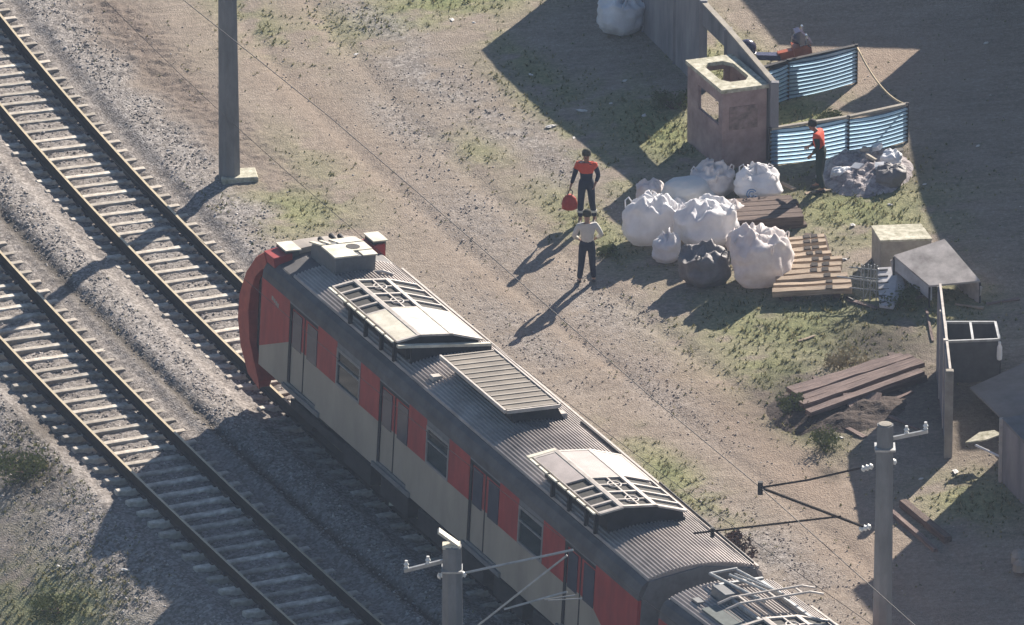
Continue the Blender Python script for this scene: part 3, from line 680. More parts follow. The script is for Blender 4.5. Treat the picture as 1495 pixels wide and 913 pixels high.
# ------------------------------------------------------------------ poles and wires
def pole(name, label, base, ztop, w0, w1, rz=0.0, cat='pole'):
    t = empty(name, (base.x, base.y, base.z), rz, label, cat, 'concrete catenary poles beside the tracks')
    mb = MB(); v = []
    for z, wd in ((-.3, w0), (ztop, w1)):
        c = wd*.30
        for x, y in ((wd/2-c, -wd/2), (wd/2, -wd/2+c), (wd/2, wd/2-c), (wd/2-c, wd/2), (-wd/2+c, wd/2), (-wd/2, wd/2-c), (-wd/2, -wd/2+c), (-wd/2+c, -wd/2)): v.append((x, y, z))
    f = [tuple(range(7, -1, -1)), tuple(range(8, 16))]+[(i, (i+1) % 8, 8+(i+1) % 8, 8+i) for i in range(8)]
    mb.add(v, f); mb.build('mast', M['pole'], t)
    return t
pb = g(335, 262); pl = pole('catenary_pole', 'tall concrete pole on a square footing, its top above the photo edge', pb, 8.6, .47, .33, R(8))
fb = MB(); fb.box(-.20, .62, -.32, .32, -.2, .14, bev=.02); fb.build('footing', M['lichen'], pl)
def arms(t, zt, sgn_over, reach, ln=1.0, tilt=.1):
    """crossarm with insulators at the top and cantilever tubes towards the track; local +x = towards the wire if sgn_over>0"""
    c = MB(); x0 = -sgn_over
    c.bar((x0*.1, 0, zt-.3), (x0*ln, -.05, zt-.3+tilt), .06, .07); cro = c.build('crossarm', M['steel'], t)
    for q in (ln*.5, ln*.95):
        i = MB(); i.lathe([(.03, 0), (.05, .02), (.03, .05), (.055, .08), (.03, .12), (.03, .16)], (x0*q, -.02, zt-.27+tilt*q/ln), 10); i.build('insulator', M['ceramic'], cro)
    b = MB(); b.box(-.2, .2, -.2, .2, zt-.5, zt-.46); b.build('band', M['steel'], t); b = MB(); b.lathe([(.13, 0), (.13, .02), (.05, .03)], (0, 0, zt+.001), 12); b.build('cap', M['concrete'], t)
    return cro
# right pole; the cantilever reaches the messenger wire over the train track
rb_ = g(1285, 1120); _f = DIST*PPM; RZ = (lambda y, py: CAM.z+(y-CAM.y)*((-math.sin(DEP)*_f+(PH/2-py)*math.cos(DEP))/(math.cos(DEP)*_f+(PH/2-py)*math.sin(DEP))))(rb_.y, 620)-rb_.z
RP = pole('catenary_pole', 'concrete pole in front of the sheds whose bracket reaches over the train roof', rb_, RZ, .42, .31, 0)
arms(RP, RZ, -1, 2.5, .82, .18)
def loc(t, p): return Vector(p)-Vector(t.location)
def over(c, px):           # place above a track centre where px is met
    lo, hi = -34., -10.
    for _ in range(50):
        y = (lo+hi)/2; p = Vector((tx(c, y), y, 6.0)); q = px_of(p)[0]
        if q > px: lo = y
        else: hi = y
    return p
def px_of(p):
    F = Vector((0, math.cos(DEP), -math.sin(DEP))); U = Vector((0, math.sin(DEP), math.cos(DEP))); v = Vector(p)-CAM; z = v.dot(F); f = DIST*PPM
    return PW/2+f*v.x/z, PH/2-f*v.dot(U)/z
def at_y(px, py, y):       # point on the vertical plane at depth y (used for things hanging on a pole)
    f = DIST*PPM; F = Vector((0, math.cos(DEP), -math.sin(DEP))); U = Vector((0, math.sin(DEP), math.cos(DEP)))
    v = F+Vector((1, 0, 0))*((px-PW/2)/f)-U*((py-PH/2)/f); return CAM+v*((y-CAM.y)/v.y)
Y1 = rb_.y
kc = MB()
A = at_y(1110, 712, Y1)
kc.tube([loc(RP, at_y(1272, 680, Y1)), loc(RP, at_y(1180, 701, Y1)), loc(RP, A)], .022, 8)
kc.tube([loc(RP, A), loc(RP, at_y(1268, 772, Y1))], .030, 8)
kc.tube([loc(RP, at_y(1228, 754, Y1)), loc(RP, at_y(1012, 779, Y1))], .022, 8)
kb = kc.build('cantilever', M['rail'], RP)
for px, py in ((1266, 683), (1263, 771), (1300, 676)):
    ii = MB(); p = loc(RP, at_y(px, py, Y1)); ii.lathe([(.03, -.12), (.07, -.08), (.04, -.04), (.07, 0), (.04, .04), (.07, .08), (.03, .12)], p, 10, M=Matrix.Rotation(math.pi/2-.3, 3, 'Y')); ii.build('insulator', M['ceramic'], kb)
cg = MB(); p = loc(RP, A); cg.box(p.x-.05, p.x+.05, p.y-.05, p.y+.05, p.z-.14, p.z+.12); cg.build('wire_clamp', M['dark'], kb); cg = MB(); p = loc(RP, at_y(1040, 776, Y1)); cg.box(p.x-.04, p.x+.04, p.y-.04, p.y+.04, p.z-.12, p.z+.08); cg.build('wire_clamp', M['dark'], kb)
# middle pole outside the empty track
mbase = Vector((0, 0, 0)); yy = -27.0; q = at_y(660, 800, yy); mbase = Vector((q.x, yy, float(H(q.x, yy))))
ztop = at_y(660, 797, yy).z-mbase.z
MP = pole('catenary_pole', 'concrete pole in the train shadow between the empty track and the photo edge', mbase, ztop, .52, .36, 0)
arms(MP, ztop, 1, 2.5, .92, -.2)
cp_ = MB(); p = loc(MP, at_y(640, 775, yy)); cp_.bar(p, loc(MP, at_y(668, 795, yy)), .22, .05); cp_.bar(loc(MP, at_y(646, 797, yy)), loc(MP, at_y(672, 796, yy)), .25, .06); cp_.build('cap_bracket', M['acwhite'], MP)
kc = MB()
kc.tube([loc(MP, at_y(677, 837, yy)), loc(MP, at_y(837, 803, yy))], .026, 8)
kc.tube([loc(MP, at_y(664, 945, yy)), loc(MP, at_y(700, 912, yy)), loc(MP, at_y(828, 811, yy))], .022, 8)
kc.tube([loc(MP, at_y(736, 890, yy)), loc(MP, at_y(828, 864, yy))], .022, 8)
kc.tube([loc(MP, at_y(795, 876, yy)), loc(MP, at_y(840, 869, yy))], .014, 6); kc.tube([loc(MP, at_y(800, 877, yy)), loc(MP, at_y(850, 874, yy))], .012, 6)
kb = kc.build('cantilever', M['steel'], MP)
for px, py in ((673, 840), (646, 840)):
    ii = MB(); p = loc(MP, at_y(px, py, yy)); ii.lathe([(.03, -.1), (.07, -.06), (.04, -.03), (.07, 0), (.04, .03), (.07, .06), (.03, .1)], p, 10, M=Matrix.Rotation(math.pi/2-.3, 3, 'Y')); ii.build('insulator', M['ceramic'], kb)
def wire(c, pts_z, r, label, off=0.0):
    mb = MB(); pts = []
    for y in np.arange(40, -46, -2.0):
        u = (y-(-24))/32.0; sag = 0
        z = pts_z if not callable(pts_z) else pts_z(y)
        d = tdir(c, y); pts.append((tx(c, y)-d.y*off, y+d.x*off, z))
    mb.tube(pts, r, 5); o = mb.build('overhead_wire', M['wire']); return tag(o, label, 'overhead wire')
Az = A.z
def wire_pt(c, px, py):
    y, z = -10.0, 6.0
    for _ in range(30):
        a = px_of((tx(c, y), y, z)); b = px_of((tx(c, y+.01), y+.01, z)); d = px_of((tx(c, y), y, z+.01))
        J = [[(b[0]-a[0])/.01, (d[0]-a[0])/.01], [(b[1]-a[1])/.01, (d[1]-a[1])/.01]]; D = J[0][0]*J[1][1]-J[0][1]*J[1][0]
        ex, ey = px-a[0], py-a[1]; y += (ex*J[1][1]-ey*J[0][1])/D; z += (J[0][0]*ey-J[1][0]*ex)/D
    return Vector((tx(c, y), y, z))
up_pts = [wire_pt(C1, *p) for p in ((345, 62), (480, 170), (620, 290), (700, 360), (800, 448), (960, 588))]+[A.copy()]
st_ = (up_pts[0]-up_pts[1]); up_pts = [up_pts[0]+st_*5, up_pts[0]+st_*2]+up_pts; en_ = wire_pt(C1, 1240, 828); up_pts += [en_, en_+(en_-A)*3]
wm_ = MB(); wm_.tube(up_pts, .009, 6); tag(wm_.build('overhead_wire', M['wire']), 'upper overhead wire running above the train and the dirt path', 'overhead wire')
wire(C1, lambda y: at_y(1012, 779, Y1).z+.02, .006, 'lower contact wire running straight above the train roof', off=-.4)
wire(C2, lambda y: at_y(835, 805, yy).z-.03, .006, 'thin contact wire hanging above the empty track', off=0.0)

# ------------------------------------------------------------------ yard: wall, booth, fences
def U2(deg): return Vector((math.cos(R(deg)), math.sin(R(deg)), 0))
def quad_wall(name, label, a, b, h0, h1, th, m, cat='wall', parent=None, opening=None, z0=-.3):
    """upright panel from ground point a to b; h0,h1 its heights"""
    d = (b-a); L = d.length; d = Vector((d.x, d.y, 0)).normalized(); n = Vector((-d.y, d.x, 0))*th/2
    mb = MB()
    def seg(f0, f1, lo0, lo1, hi0, hi1):
        p = a.lerp(b, f0); q = a.lerp(b, f1)
        vs = [p-n+Vector((0, 0, lo0)), q-n+Vector((0, 0, lo1)), q+n+Vector((0, 0, lo1)), p+n+Vector((0, 0, lo0)), p-n+Vector((0, 0, hi0)), q-n+Vector((0, 0, hi1)), q+n+Vector((0, 0, hi1)), p+n+Vector((0, 0, hi0))]
        mb.hexa(vs)
    hh = lambda f: h0+(h1-h0)*f
    if opening:
        f0, f1, lo, hi = opening
        seg(0, f0, z0, z0, hh(0), hh(f0)); seg(f1, 1, z0, z0, hh(f1), hh(1)); seg(f0, f1, hi, hi, hh(f0), hh(f1))
        if lo > 0: seg(f0, f1, z0, z0, lo, lo)
    else: seg(0, 1, z0, z0, hh(0), hh(1))
    o = mb.build(name, m, parent); 
    if label: tag(o, label, cat)
    return o
cw = empty('concrete_wall', (0, 0, 0), 0, 'long grey concrete panel wall with a gap, running down to the booth', 'wall')
wa = g(1130, 240); wb = g(1062, 168); wc = g(1026, 132); wd_ = g(942, 44); we = g(858, -44)
quad_wall('wall_panel', None, wa, wb, 1.93, 2.08, .10, M['wall'], parent=cw)
quad_wall('lintel_panel', None, wb, wc, 2.08, 2.14, .095, M['wall'], parent=cw, z0=1.62)
quad_wall('wall_panel', None, wc, wd_, 2.20, 2.45, .12, M['wall'], parent=cw)
quad_wall('wall_panel', None, wd_, we, 2.45, 2.55, .10, M['wall'], parent=cw)
ps = MB()
for p, h in ((wa, 1.98), (wb, 2.1), (wc, 2.2), (wc.lerp(wd_, .45), 2.3), (wd_, 2.45)): ps.box(p.x-.09, p.x+.09, p.y-.09, p.y+.09, p.z-.3, p.z+h, bev=.015)
ps.build('post', M['wall'], cw)
cpg = MB()
for p, q_, h0, h1 in ((wa, wb, 1.93, 2.08), (wb, wc, 2.08, 2.14)): cpg.bar(p+Vector((0, 0, h0+.015)), q_+Vector((0, 0, h1+.015)), .13, .035)
cpg.build('coping', M['concrete'], cw)
# concrete booth: top corners seen at (1009,86) (1072,76) (1117,128) (1053,131)
near = g(1054, 250); dirl = U2(112); dirr = U2(20)
bt = empty('guard_booth', near, 0, 'tall weathered concrete booth with an open side window and a hatch in its roof', 'booth')
Lb, Wb, Hb = 2.0, 1.06, 1.86
def bp_(l, w_, z): p = dirl*l+dirr*w_; return Vector((p.x, p.y, z))
def bwall(mb, l0, w0, l1, w1, z0, z1, th=.07, mi=0):
    if l0 != l1: q = [(l0, w0-th/2), (l0, w0+th/2), (l1, w0+th/2), (l1, w0-th/2)]
    else: q = [(l0-th/2, w0), (l0-th/2, w1), (l0+th/2, w1), (l0+th/2, w0)]
    mb.hexa([bp_(a, b, z0) for a, b in q]+[bp_(a, b, z1) for a, b in q], mi)
wl = MB(); t_ = .035
bwall(wl, 0, t_, Lb, t_, -.3, 1.02); bwall(wl, 0, t_, .22, t_, 1.02, Hb); bwall(wl, 1.38, t_, Lb, t_, 1.02, Hb); bwall(wl, .22, t_, 1.38, t_, 1.58, Hb)
bwall(wl, t_, .07, t_, Wb-.07, -.3, Hb); bwall(wl, Lb-t_, .07, Lb-t_, Wb-.07, -.3, .25); bwall(wl, Lb-t_, .07, Lb-t_, Wb-.07, 1.66, Hb); bwall(wl, Lb-t_, .07, Lb-t_, .14, .25, 1.66); bwall(wl, Lb-t_, Wb-.2, Lb-t_, Wb-.07, .25, 1.66)
bwall(wl, 0, Wb-t_, Lb, Wb-t_, -.3, .8); bwall(wl, 0, Wb-t_, .2, Wb-t_, .8, Hb); bwall(wl, 1.5, Wb-t_, Lb, Wb-t_, .8, Hb); bwall(wl, .2, Wb-t_, 1.5, Wb-t_, 1.6, Hb)
wl.build('wall', M['booth'], bt)
dp = MB(); dp.hexa([bp_(-.012, .16, .95), bp_(-.012, .84, .95), bp_(.0-.001, .84, .95), bp_(-.001, .16, .95), bp_(-.012, .16, 1.5), bp_(-.012, .84, 1.5), bp_(-.001, .84, 1.5), bp_(-.001, .16, 1.5)]); dp.build('blocked_window', mat('grey_brown_patch', (.28, .21, .195), .95, .5, 6), bt)
rfm = MB(); e = .04
def slab(mb, l0, l1, w0, w1, z0, z1): mb.hexa([bp_(a, b, z0) for a, b in ((l0, w0), (l0, w1), (l1, w1), (l1, w0))]+[bp_(a, b, z1) for a, b in ((l0, w0), (l0, w1), (l1, w1), (l1, w0))])
slab(rfm, -e, .4, -e, Wb+e, Hb+.002, Hb+.09); slab(rfm, 1.70, Lb+e, -e, Wb+e, Hb+.002, Hb+.09); slab(rfm, .4, 1.70, -e, .2, Hb+.002, Hb+.09); slab(rfm, .4, 1.70, .88, Wb+e, Hb+.002, Hb+.09)
# clipped hatch corners
for (l, w_, sl, sw) in ((.4, .2, 1, 1), (.4, .88, 1, -1), (1.70, .2, -1, 1), (1.70, .88, -1, -1)):
    a, b, c = (l, w_), (l+sl*.22, w_), (l, w_+sw*.16); tri = [bp_(*a, Hb+.002), bp_(*b, Hb+.002), bp_(*c, Hb+.002), bp_(*a, Hb+.088), bp_(*b, Hb+.088), bp_(*c, Hb+.088)]
    rfm.add(tri, [(0, 1, 2), (3, 5, 4), (0, 3, 4, 1), (1, 4, 5, 2), (2, 5, 3, 0)])
rfm.build('roof_slab', M['lichen'], bt)

def stripe_fence(label, pts, hts, rail_m, sag=.03):
    """plastic sheet screen with horizontal corrugations between posts; pts ground points"""
    t = empty('corrugated_screen', pts[0], 0, label, 'screen fence', 'blue corrugated screens in the yard')
    b0 = pts[0]; per = .095
    for i in range(len(pts)-1):
        a, b = pts[i]-b0, pts[i+1]-b0; d = Vector((b.x-a.x, b.y-a.y, 0)).normalized(); n = Vector((d.y, -d.x, 0))
        if n.y > 0: n = -n
        rows = int(hts[i]/per)*4; cols = 10; mb = MB(); v = []; f = []; mi = []
        for r_ in range(rows+1):
            z = .03+r_*per/4; ph = r_ % 4; off = (.0, .028, .028, 0)[ph]
            for c in range(cols+1):
                u_ = c/cols; p = a.lerp(b, u_); bulge = .05*math.sin(u_*math.pi)*math.sin(z*2.2)
                zz = z*(hts[i]+(hts[i+1]-hts[i])*u_)/hts[i]-sag*math.sin(u_*math.pi)
                v.append(p+n*(off+bulge)+Vector((0, 0, zz)))
        for r_ in range(rows):
            for c in range(cols):
                q = r_*(cols+1)+c; f.append((q, q+1, q+cols+2, q+cols+1)); mi.append(0 if r_ % 4 in (1, 2) else 1)
        mb.v = [tuple(p) for p in v]; mb.f = f; mb.m = mi
        o = mb.build('screen_sheet', [M['blue1'], M['blue2']], t)
    for p, h in zip(pts, hts):
        m_ = MB(); q = p-b0; m_.box(q.x-.03, q.x+.03, q.y-.02, q.y+.04, q.z-.2, q.z+h+.05); m_.build('post', M['dark'], t)
    rl = MB()
    for i in range(len(pts)-1):
        a = pts[i]-b0+Vector((0, .03, hts[i]+.01)); b = pts[i+1]-b0+Vector((0, .03, hts[i+1]+.01)); rl.bar(a, b, .10, .05)
    rl.build('top_rail', rail_m, t)
    return t
s1_ = stripe_fence('short striped blue screen fence behind the booth, in front of the motorcycle', [g(1108, 158), g(1150, 147), g(1250, 122)], [.93, .95, .90], M['dark'])
s2_ = stripe_fence('longer striped blue screen fence behind the worker in the red top', [g(1124, 243), g(1238, 228), g(1324, 208)], [.88, .92, .90], M['concrete'])
ropo = MB(); A0 = g(1251, 124); A0.z += .9; B0 = g(1324, 208); B0.z += .9
ctrl = []
for k in range(15):
    u_ = k/14; p = A0.lerp(B0, u_); p.z -= .28*4*u_*(1-u_); ctrl.append(p)
ropo.tube(ctrl, .022, 6); tag(ropo.build('hose', M['rope'], smooth=True), 'pale hose hanging slack between the two striped screens', 'hose')

# ------------------------------------------------------------------ big bags
def bag(name, label, px, py, wpx, hpx, m, style='tuft', seed=0, lift=0.0, squash=1.0, lie=False, cat='bag', group=None, depth=.9):
    """woven sack standing with base centre at pixel (px,py); wpx,hpx its size in the photo"""
    b = g(px, py, lift); Wm = wpx/67/2; base_dip = Wm*depth*.375/.927
    Hm = max(.25, hpx/62.1-base_dip*.75)*.9; Wm *= .99
    o = empty_mesh = None
    nu, nv = 56, 40; v = []; S = Vector((seed*3.7, seed*1.3, seed*.7))
    for j in range(nv+1):
        t = j/nv; ph = math.pi*(t-.5); cz = math.sin(ph); cr_ = math.cos(ph)
        se = .42 if not lie else .9
        zz = math.copysign(abs(cz)**.85, cz); rr_ = max(0, cr_)**se
        for i in range(nu):
            th = 2*math.pi*i/nu; ct, st = math.cos(th), math.sin(th)
            k = (abs(ct)**3+abs(st)**3)**(-1/3) if not lie else 1.0
            k = 1+(k-1)*.8
            k *= 1+.12*mn.noise(Vector((ct*1.2, st*1.2, 5.0))+S)
            p = Vector((ct*k*rr_, st*k*rr_, zz))
            # large lumps, then creases
            n1_ = mn.noise(p*1.3+S); n2_ = mn.noise(p*3.0+S*2); 
            rid = 1-abs(mn.noise(Vector((p.x*4.5, p.y*4.5, p.z*2.2))+S)*2)
            rid2 = 1-abs(mn.noise(Vector((p.x*9, p.y*9, p.z*6))+S)*2)
            topw = max(0, p.z-.1)*(1.25 if style != 'smooth' else .2)
            rg = abs(mn.noise(Vector((p.x*3.2+p.z, p.y*3.2, p.z*1.1))+S*1.7)); fold = max(0, 1-rg*7)
            amp = 1+.20*n1_+.06*n2_+(.025*rid+.015*rid2)*(.35+1.3*topw)-.05*fold
            amp *= 1+.10*max(0, -p.z)*(1-abs(p.z))*2
            if style in ('tuft', 'crumple') and t > .72:
                q = (t-.72)/.28; amp *= 1-.22*math.sin(q*math.pi*.9)
            x = p.x*amp*Wm; y = p.y*amp*Wm*depth; z = (p.z*.5+.5)*Hm*(1+.16*topw*mn.noise(Vector((p.x*1.1, p.y*1.1, 9))+S*2))+.22*Hm*topw*mn.noise(Vector((p.x*2.6, p.y*2.6, 3))+S)
            x += .10*Wm*p.z*mn.noise(S)*3; y += .10*Wm*p.z*mn.noise(S*1.9)*3
            if style == 'tuft' and t > .80:
                q = (t-.80)/.20; flap = mn.noise(Vector((ct*2.4, st*2.4, q*2))+S*3)
                z += q*Hm*.22*(.4+flap*1.6); x *= 1+.5*q*flap; y *= 1+.5*q*flap
            if style == 'crumple' and t > .55:
                q = (t-.55)/.45; z += Hm*.12*q*(mn.noise(Vector((x*7, y*7, 1))+S)+.5*mn.noise(Vector((x*16, y*16, 2))+S)); x += .05*q*mn.noise(Vector((y*9, z*9, 3))+S); y += .05*q*mn.noise(Vector((x*9, z*9, 4))+S)
            if z < .06: z *= .4
            z = max(z, 0)
            v.append((x, y, z))
    f = [(j*nu+i, j*nu+(i+1) % nu, (j+1)*nu+(i+1) % nu, (j+1)*nu+i) for j in range(nv) for i in range(nu)]
    mb = MB(); mb.v = v; mb.f = f; mb.m = [0]*len(f)
    o = mb.build(name, m, smooth=True); o.location = (b.x, b.y, b.z+lift+.005); o.rotation_euler = (0, 0, R(seed*37 % 90))
    if style != 'smooth' and Wm > .4:
        for sx, sy in ((-1, -1), (1, -1), (1, 1), (-1, 1)):
            lp_ = MB(); cx_, cy_, cz_ = sx*Wm*.62, sy*Wm*depth*.62, Hm*.80
            lp_.tube([(cx_-sx*.10, cy_, cz_+.02), (cx_-sx*.02, cy_+sy*.05, cz_+.16), (cx_+sx*.06, cy_+sy*.06, cz_+.10), (cx_+sx*.07, cy_+sy*.03, cz_-.08)], .018, 5); lp_.build('lifting_loop', m, o)
    return tag(o, label, cat, group)
GB = 'bulk sacks heaped beside the booth'
bag('bulk_sack', 'large white sack at the left end of the heap, with crumpled neck', 949, 352, 76, 82, M['bag'], 'crumple', 1, group=GB)
bag('bulk_sack', 'smallest white sack at the back left of the heap, rumpled and dusty', 950, 293, 46, 38, M['bagpink'], 'crumple', 2, group=GB)
bag('bulk_sack', 'smooth rounded white sack lying in the middle of the heap, pale band round it', 1004, 300, 78, 52, M['bagsmooth'], 'smooth', 3, lie=True, group=GB, depth=.8)
bag('bulk_sack', 'white sack at the back of the heap, its rumpled top catching light', 1040, 284, 66, 54, M['bagpink'], 'tuft', 4, group=GB)
bag('bulk_sack', 'white sack with a blue print standing on the dark timbers by the booth', 1106, 284, 68, 46, M['bag'], 'tuft', 5, group=GB, lift=.05)
bag('bulk_sack', 'big round white sack with deep creases in the middle of the heap', 1032, 352, 88, 74, M['bag'], 'crumple', 6, group=GB)
bag('bulk_sack', 'small white sack wedged in front between two bigger sacks', 974, 380, 44, 46, M['bag'], 'tuft', 7, group=GB)
bag('bulk_sack', 'dark grey sack at the front of the heap, shiny folds on top', 1029, 412, 72, 66, M['baggrey'], 'crumple', 8, group=GB)
bag('bulk_sack', 'largest white sack at the right front, leaning on the pale timbers', 1112, 408, 94, 88, M['bagpink'], 'crumple', 14, group=GB)
bag('bulk_sack', 'big white sack toned grey for the shade, leaning against the concrete wall', 909, 46, 74, 72, M['bagshade'], 'tuft', 11, group=GB)
bag('rubbish_bag', 'black rubbish bag on the rubble heap with white scraps on it', 1300, 268, 46, 34, M['baggrey'], 'crumple', 12)
bag('bulk_sack', 'half filled dusty sack tucked behind the big round creased sack', 1066, 322, 44, 34, M['bagpink'], 'tuft', 21, group=GB)
bag('bulk_sack', 'low crumpled white sack between the left sack and the lying smooth one', 985, 322, 40, 34, M['bag'], 'crumple', 22, group=GB)
bag('bulk_sack', 'small dusty sack squeezed between the round creased sack and the largest one', 1076, 366, 30, 34, M['bagpink'], 'crumple', 23, group=GB)
bag('rubbish_bag', 'small pale bag on the upper right of the rubble heap', 1302, 240, 34, 24, M['bagshade'], 'crumple', 24, lift=.1)
bag('rubbish_bag', 'small grey bag low on the left of the rubble heap', 1232, 262, 36, 22, M['bagshade'], 'crumple', 25)
lgm = MB(); p = g(1098, 290, .05)
for k in range(2): 
    ring = [(p.x-.02+(.11-.05*k)*math.cos(a), p.y-.52, p.z+.36+(.11-.05*k)*math.sin(a)) for a in np.linspace(.6, 5.9, 14)]
    lgm.tube(ring, .014, 5)
lg_o = lgm.build('printed_mark', M['logo'], None)
sackb = [o for o in COL.objects if o.get('label', '').startswith('white sack with a blue print')][0]
lg_o.parent = sackb; lg_o.matrix_parent_inverse = Matrix.LocRotScale(sackb.location, sackb.rotation_euler, None).inverted()

# ------------------------------------------------------------------ timbers
def beam(name, label, a, b, wd, th, m, zoff=0.0, cat='timber', group=None, warp=.01, plates=False, roll=0.0):
    a = Vector(a); b = Vector(b); mid = (a+b)/2; L = (b-a).length; mb = MB(); n = 8; v = []; rs = random.random()*50
    for i in range(n+1):
        x = -L/2+L*i/n
        for y, z in ((-1, 0), (1, 0), (1, 1), (-1, 1)):
            j = lambda s_: (mn.noise(Vector((x*1.5+rs, y*3+s_, z*3)))*warp)
            v.append((x, y*wd/2+j(1), z*th+j(5)))
    f = [(i*4+k, i*4+(k+1) % 4, i*4+4+(k+1) % 4, i*4+4+k) for i in range(n) for k in range(4)]+[(3, 2, 1, 0), tuple(range(n*4, n*4+4))]
    mb.v = v; mb.f = [q[::-1] for q in f]; mb.m = [0]*len(f)
    o = mb.build(name, m); d = b-a
    o.location = mid+Vector((0, 0, zoff)); o.rotation_euler = (roll, -math.atan2(d.z, math.hypot(d.x, d.y)), math.atan2(d.y, d.x))
    if plates:
        for x in plates:
            q = MB(); q.box(x*L-.07, x*L+.07, -wd*.46, wd*.46, th-.002, th+.018); q.build('rail_plate', M['rail'], o)
    return tag(o, label, cat, group)
# dark stack under the back sacks
A1 = g(1062, 345); B1 = g(1166, 330); dv = (B1-A1); dv.z = 0; dl = dv.normalized(); dn = Vector((-dl.y, dl.x, 0))
rows = ['front edge', 'second row', 'third row', 'fourth row', 'back row']
for lv in range(2):
    for k in range(5):
        o_ = A1+dn*(k*.27)+dl*random.uniform(-.08, .08); L = dv.length+.12
        beam('old_timber', 'dark brown timber in the low stack behind the right-hand sacks, %s, %s layer' % (rows[k], ('bottom', 'top')[lv]), o_, o_+dl*L, .24, .19, M['timber'], .01+lv*.2, group='dark timbers stacked by the sacks')
# pale sleepers fanned beside the largest sack
ord_ = ['first from the front', 'second from the front', 'third from the front', 'fourth from the front', 'fifth from the front', 'sixth from the front', 'seventh from the front', 'third from the back', 'second from the back', 'rearmost']
ends = [(1142, 424, 1244, 419), (1144, 416, 1243, 411), (1147, 408, 1238, 402), (1149, 400, 1228, 394), (1150, 391, 1229, 385), (1152, 383, 1230, 376), (1154, 375, 1214, 369), (1154, 367, 1208, 361), (1155, 358, 1206, 353), (1157, 350, 1204, 345)]
for k, (x0, y0, x1, y1) in enumerate(ends):
    a = g(x0-14, y0+1, .26); b = g(x1, y1, .26)
    beam('pale_timber', 'pale split sleeper beside the largest white sack, %s of the row' % ord_[k], a, b, .19, .13, M['plank'], .16+random.uniform(-.01, .01), group='pale sleepers laid side by side', warp=.03, plates=(.08, .26) if k > 2 else (.22,), roll=random.uniform(-.08, .08))
for k, (x0, y0, x1, y1) in enumerate(((1150, 440, 1180, 350), (1222, 436, 1200, 352))):
    beam('bearer_timber', ('left', 'right')[k]+' dark bearer timber under the row of pale sleepers', g(x0, y0), g(x1, y1), .16, .14, M['timber'], .01)
# brown planks in the shade
pk_ = [(1152, 568, 1318, 516, 'topmost and farthest'), (1160, 574, 1330, 519, 'second farthest'), (1172, 580, 1338, 523, 'middle'), (1170, 590, 1346, 528, 'second nearest'), (1180, 600, 1346, 540, 'nearest')]
for k, (x0, y0, x1, y1, wd) in enumerate(pk_):
    beam('brown_plank', 'long brown grey plank in the shaded pile by the fence, %s' % wd, g(x0, y0, .25), g(x1, y1, .25), .21, .10, M['rusty'], .15+.02*(k % 2), group='long planks piled in the shade', warp=.03)
for k, (x0, y0, x1, y1, wd) in enumerate([(1158, 578, 1300, 532, 'farthest'), (1176, 590, 1336, 536, 'middle'), (1192, 600, 1350, 548, 'nearest')]):
    beam('dark_plank', 'dark plank underneath the long shaded planks, the %s one' % wd, g(x0, y0, .1), g(x1, y1, .1), .22, .12, M['timber'], .01, group='dark planks underneath the pile', warp=.04)
for k, (x0, y0, x1, y1) in enumerate(((1190, 580, 1220, 600), (1300, 545, 1326, 560))): beam('bearer_timber', ('left', 'right')[k]+' short bearer under the long shaded planks', g(x0, y0-22), g(x1, y1), .14, .14, M['timber'], 0)
beam('loose_board', 'short pale board sloping down from the shaded planks, the left one', g(1240, 576, .2)+Vector((0, 0, .2)), g(1256, 608), .30, .05, M['rusty'])
beam('loose_board', 'short pale board sloping down from the shaded planks, the right one', g(1275, 575, .15)+Vector((0, 0, .15)), g(1268, 600), .38, .05, M['rusty'])
beam('sunk_beam', 'long half buried beam on the slope in front of the small sheet wall', g(1318, 738), g(1384, 792), .16, .16, M['timber'], -.03, cat='beam')
beam('sunk_beam', 'pale edged beam lying just left of the half buried one on the slope', g(1300, 748), g(1366, 806), .10, .10, M['rusty'], -.02, cat='beam')
beam('loose_board', 'thin pale board lying by the worker in the red top', g(1176, 284), g(1215, 277), .12, .03, M['plank'])
beam('loose_board', 'small split board lying at the end of the dark timbers', g(1140, 268), g(1160, 278), .1, .04, M['plank'])

# ------------------------------------------------------------------ concrete block, sheet lean-to, crates, fence
def gbox(name, label, corners_top, h, m, cat, mtop=None, z_in=0.0, parent=None):
    """box from the four corners of its top as seen, h above the ground"""
    P4 = [g(x, y, h) for x, y in corners_top]; zt = sum(p.z for p in P4)/4+h; zb = min(p.z for p in P4)-.2
    mb = MB(); mb.hexa([(p.x, p.y, zb) for p in P4]+[(p.x, p.y, zt-.045) for p in P4]); b = mb.build(name, m, parent)
    if label: tag(b, label, cat)
    c = sum(P4, Vector())/4
    tp_ = MB(); Q = [c+(p-c)*1.03 for p in P4]; tp_.hexa([(p.x, p.y, zt-.043) for p in Q]+[(p.x, p.y, zt) for p in Q]); tp_.build('slab', mtop or m, b)
    return b
gbox('concrete_chamber', 'square concrete chamber with a pale mossy lid beside the sheet roof', [(1286, 354), (1360, 346), (1344, 324), (1273, 332)], .72, M['concrete'], 'chamber', M['lichen'])
ln = empty('sheet_shelter', (0, 0, 0), 0, 'low shelter with a sloping stained sheet metal roof beside the concrete chamber', 'shelter')
def lift(px, py, h): p = g(px, py, h); return Vector((p.x, p.y, p.z+h))
T4 = [lift(1357, 417, .52), lift(1431, 410, .52), lift(1379, 349, .95), lift(1305, 366, .95)]
_nn = (T4[1]-T4[0]).cross(T4[2]-T4[0]); T4[3].z = T4[0].z-(_nn.x*(T4[3].x-T4[0].x)+_nn.y*(T4[3].y-T4[0].y))/_nn.z
sr = MB(); sr.hexa([p-Vector((0, 0, .04)) for p in T4]+T4); sr.build('roof_sheet', M['sheet'], ln)
sw = MB()
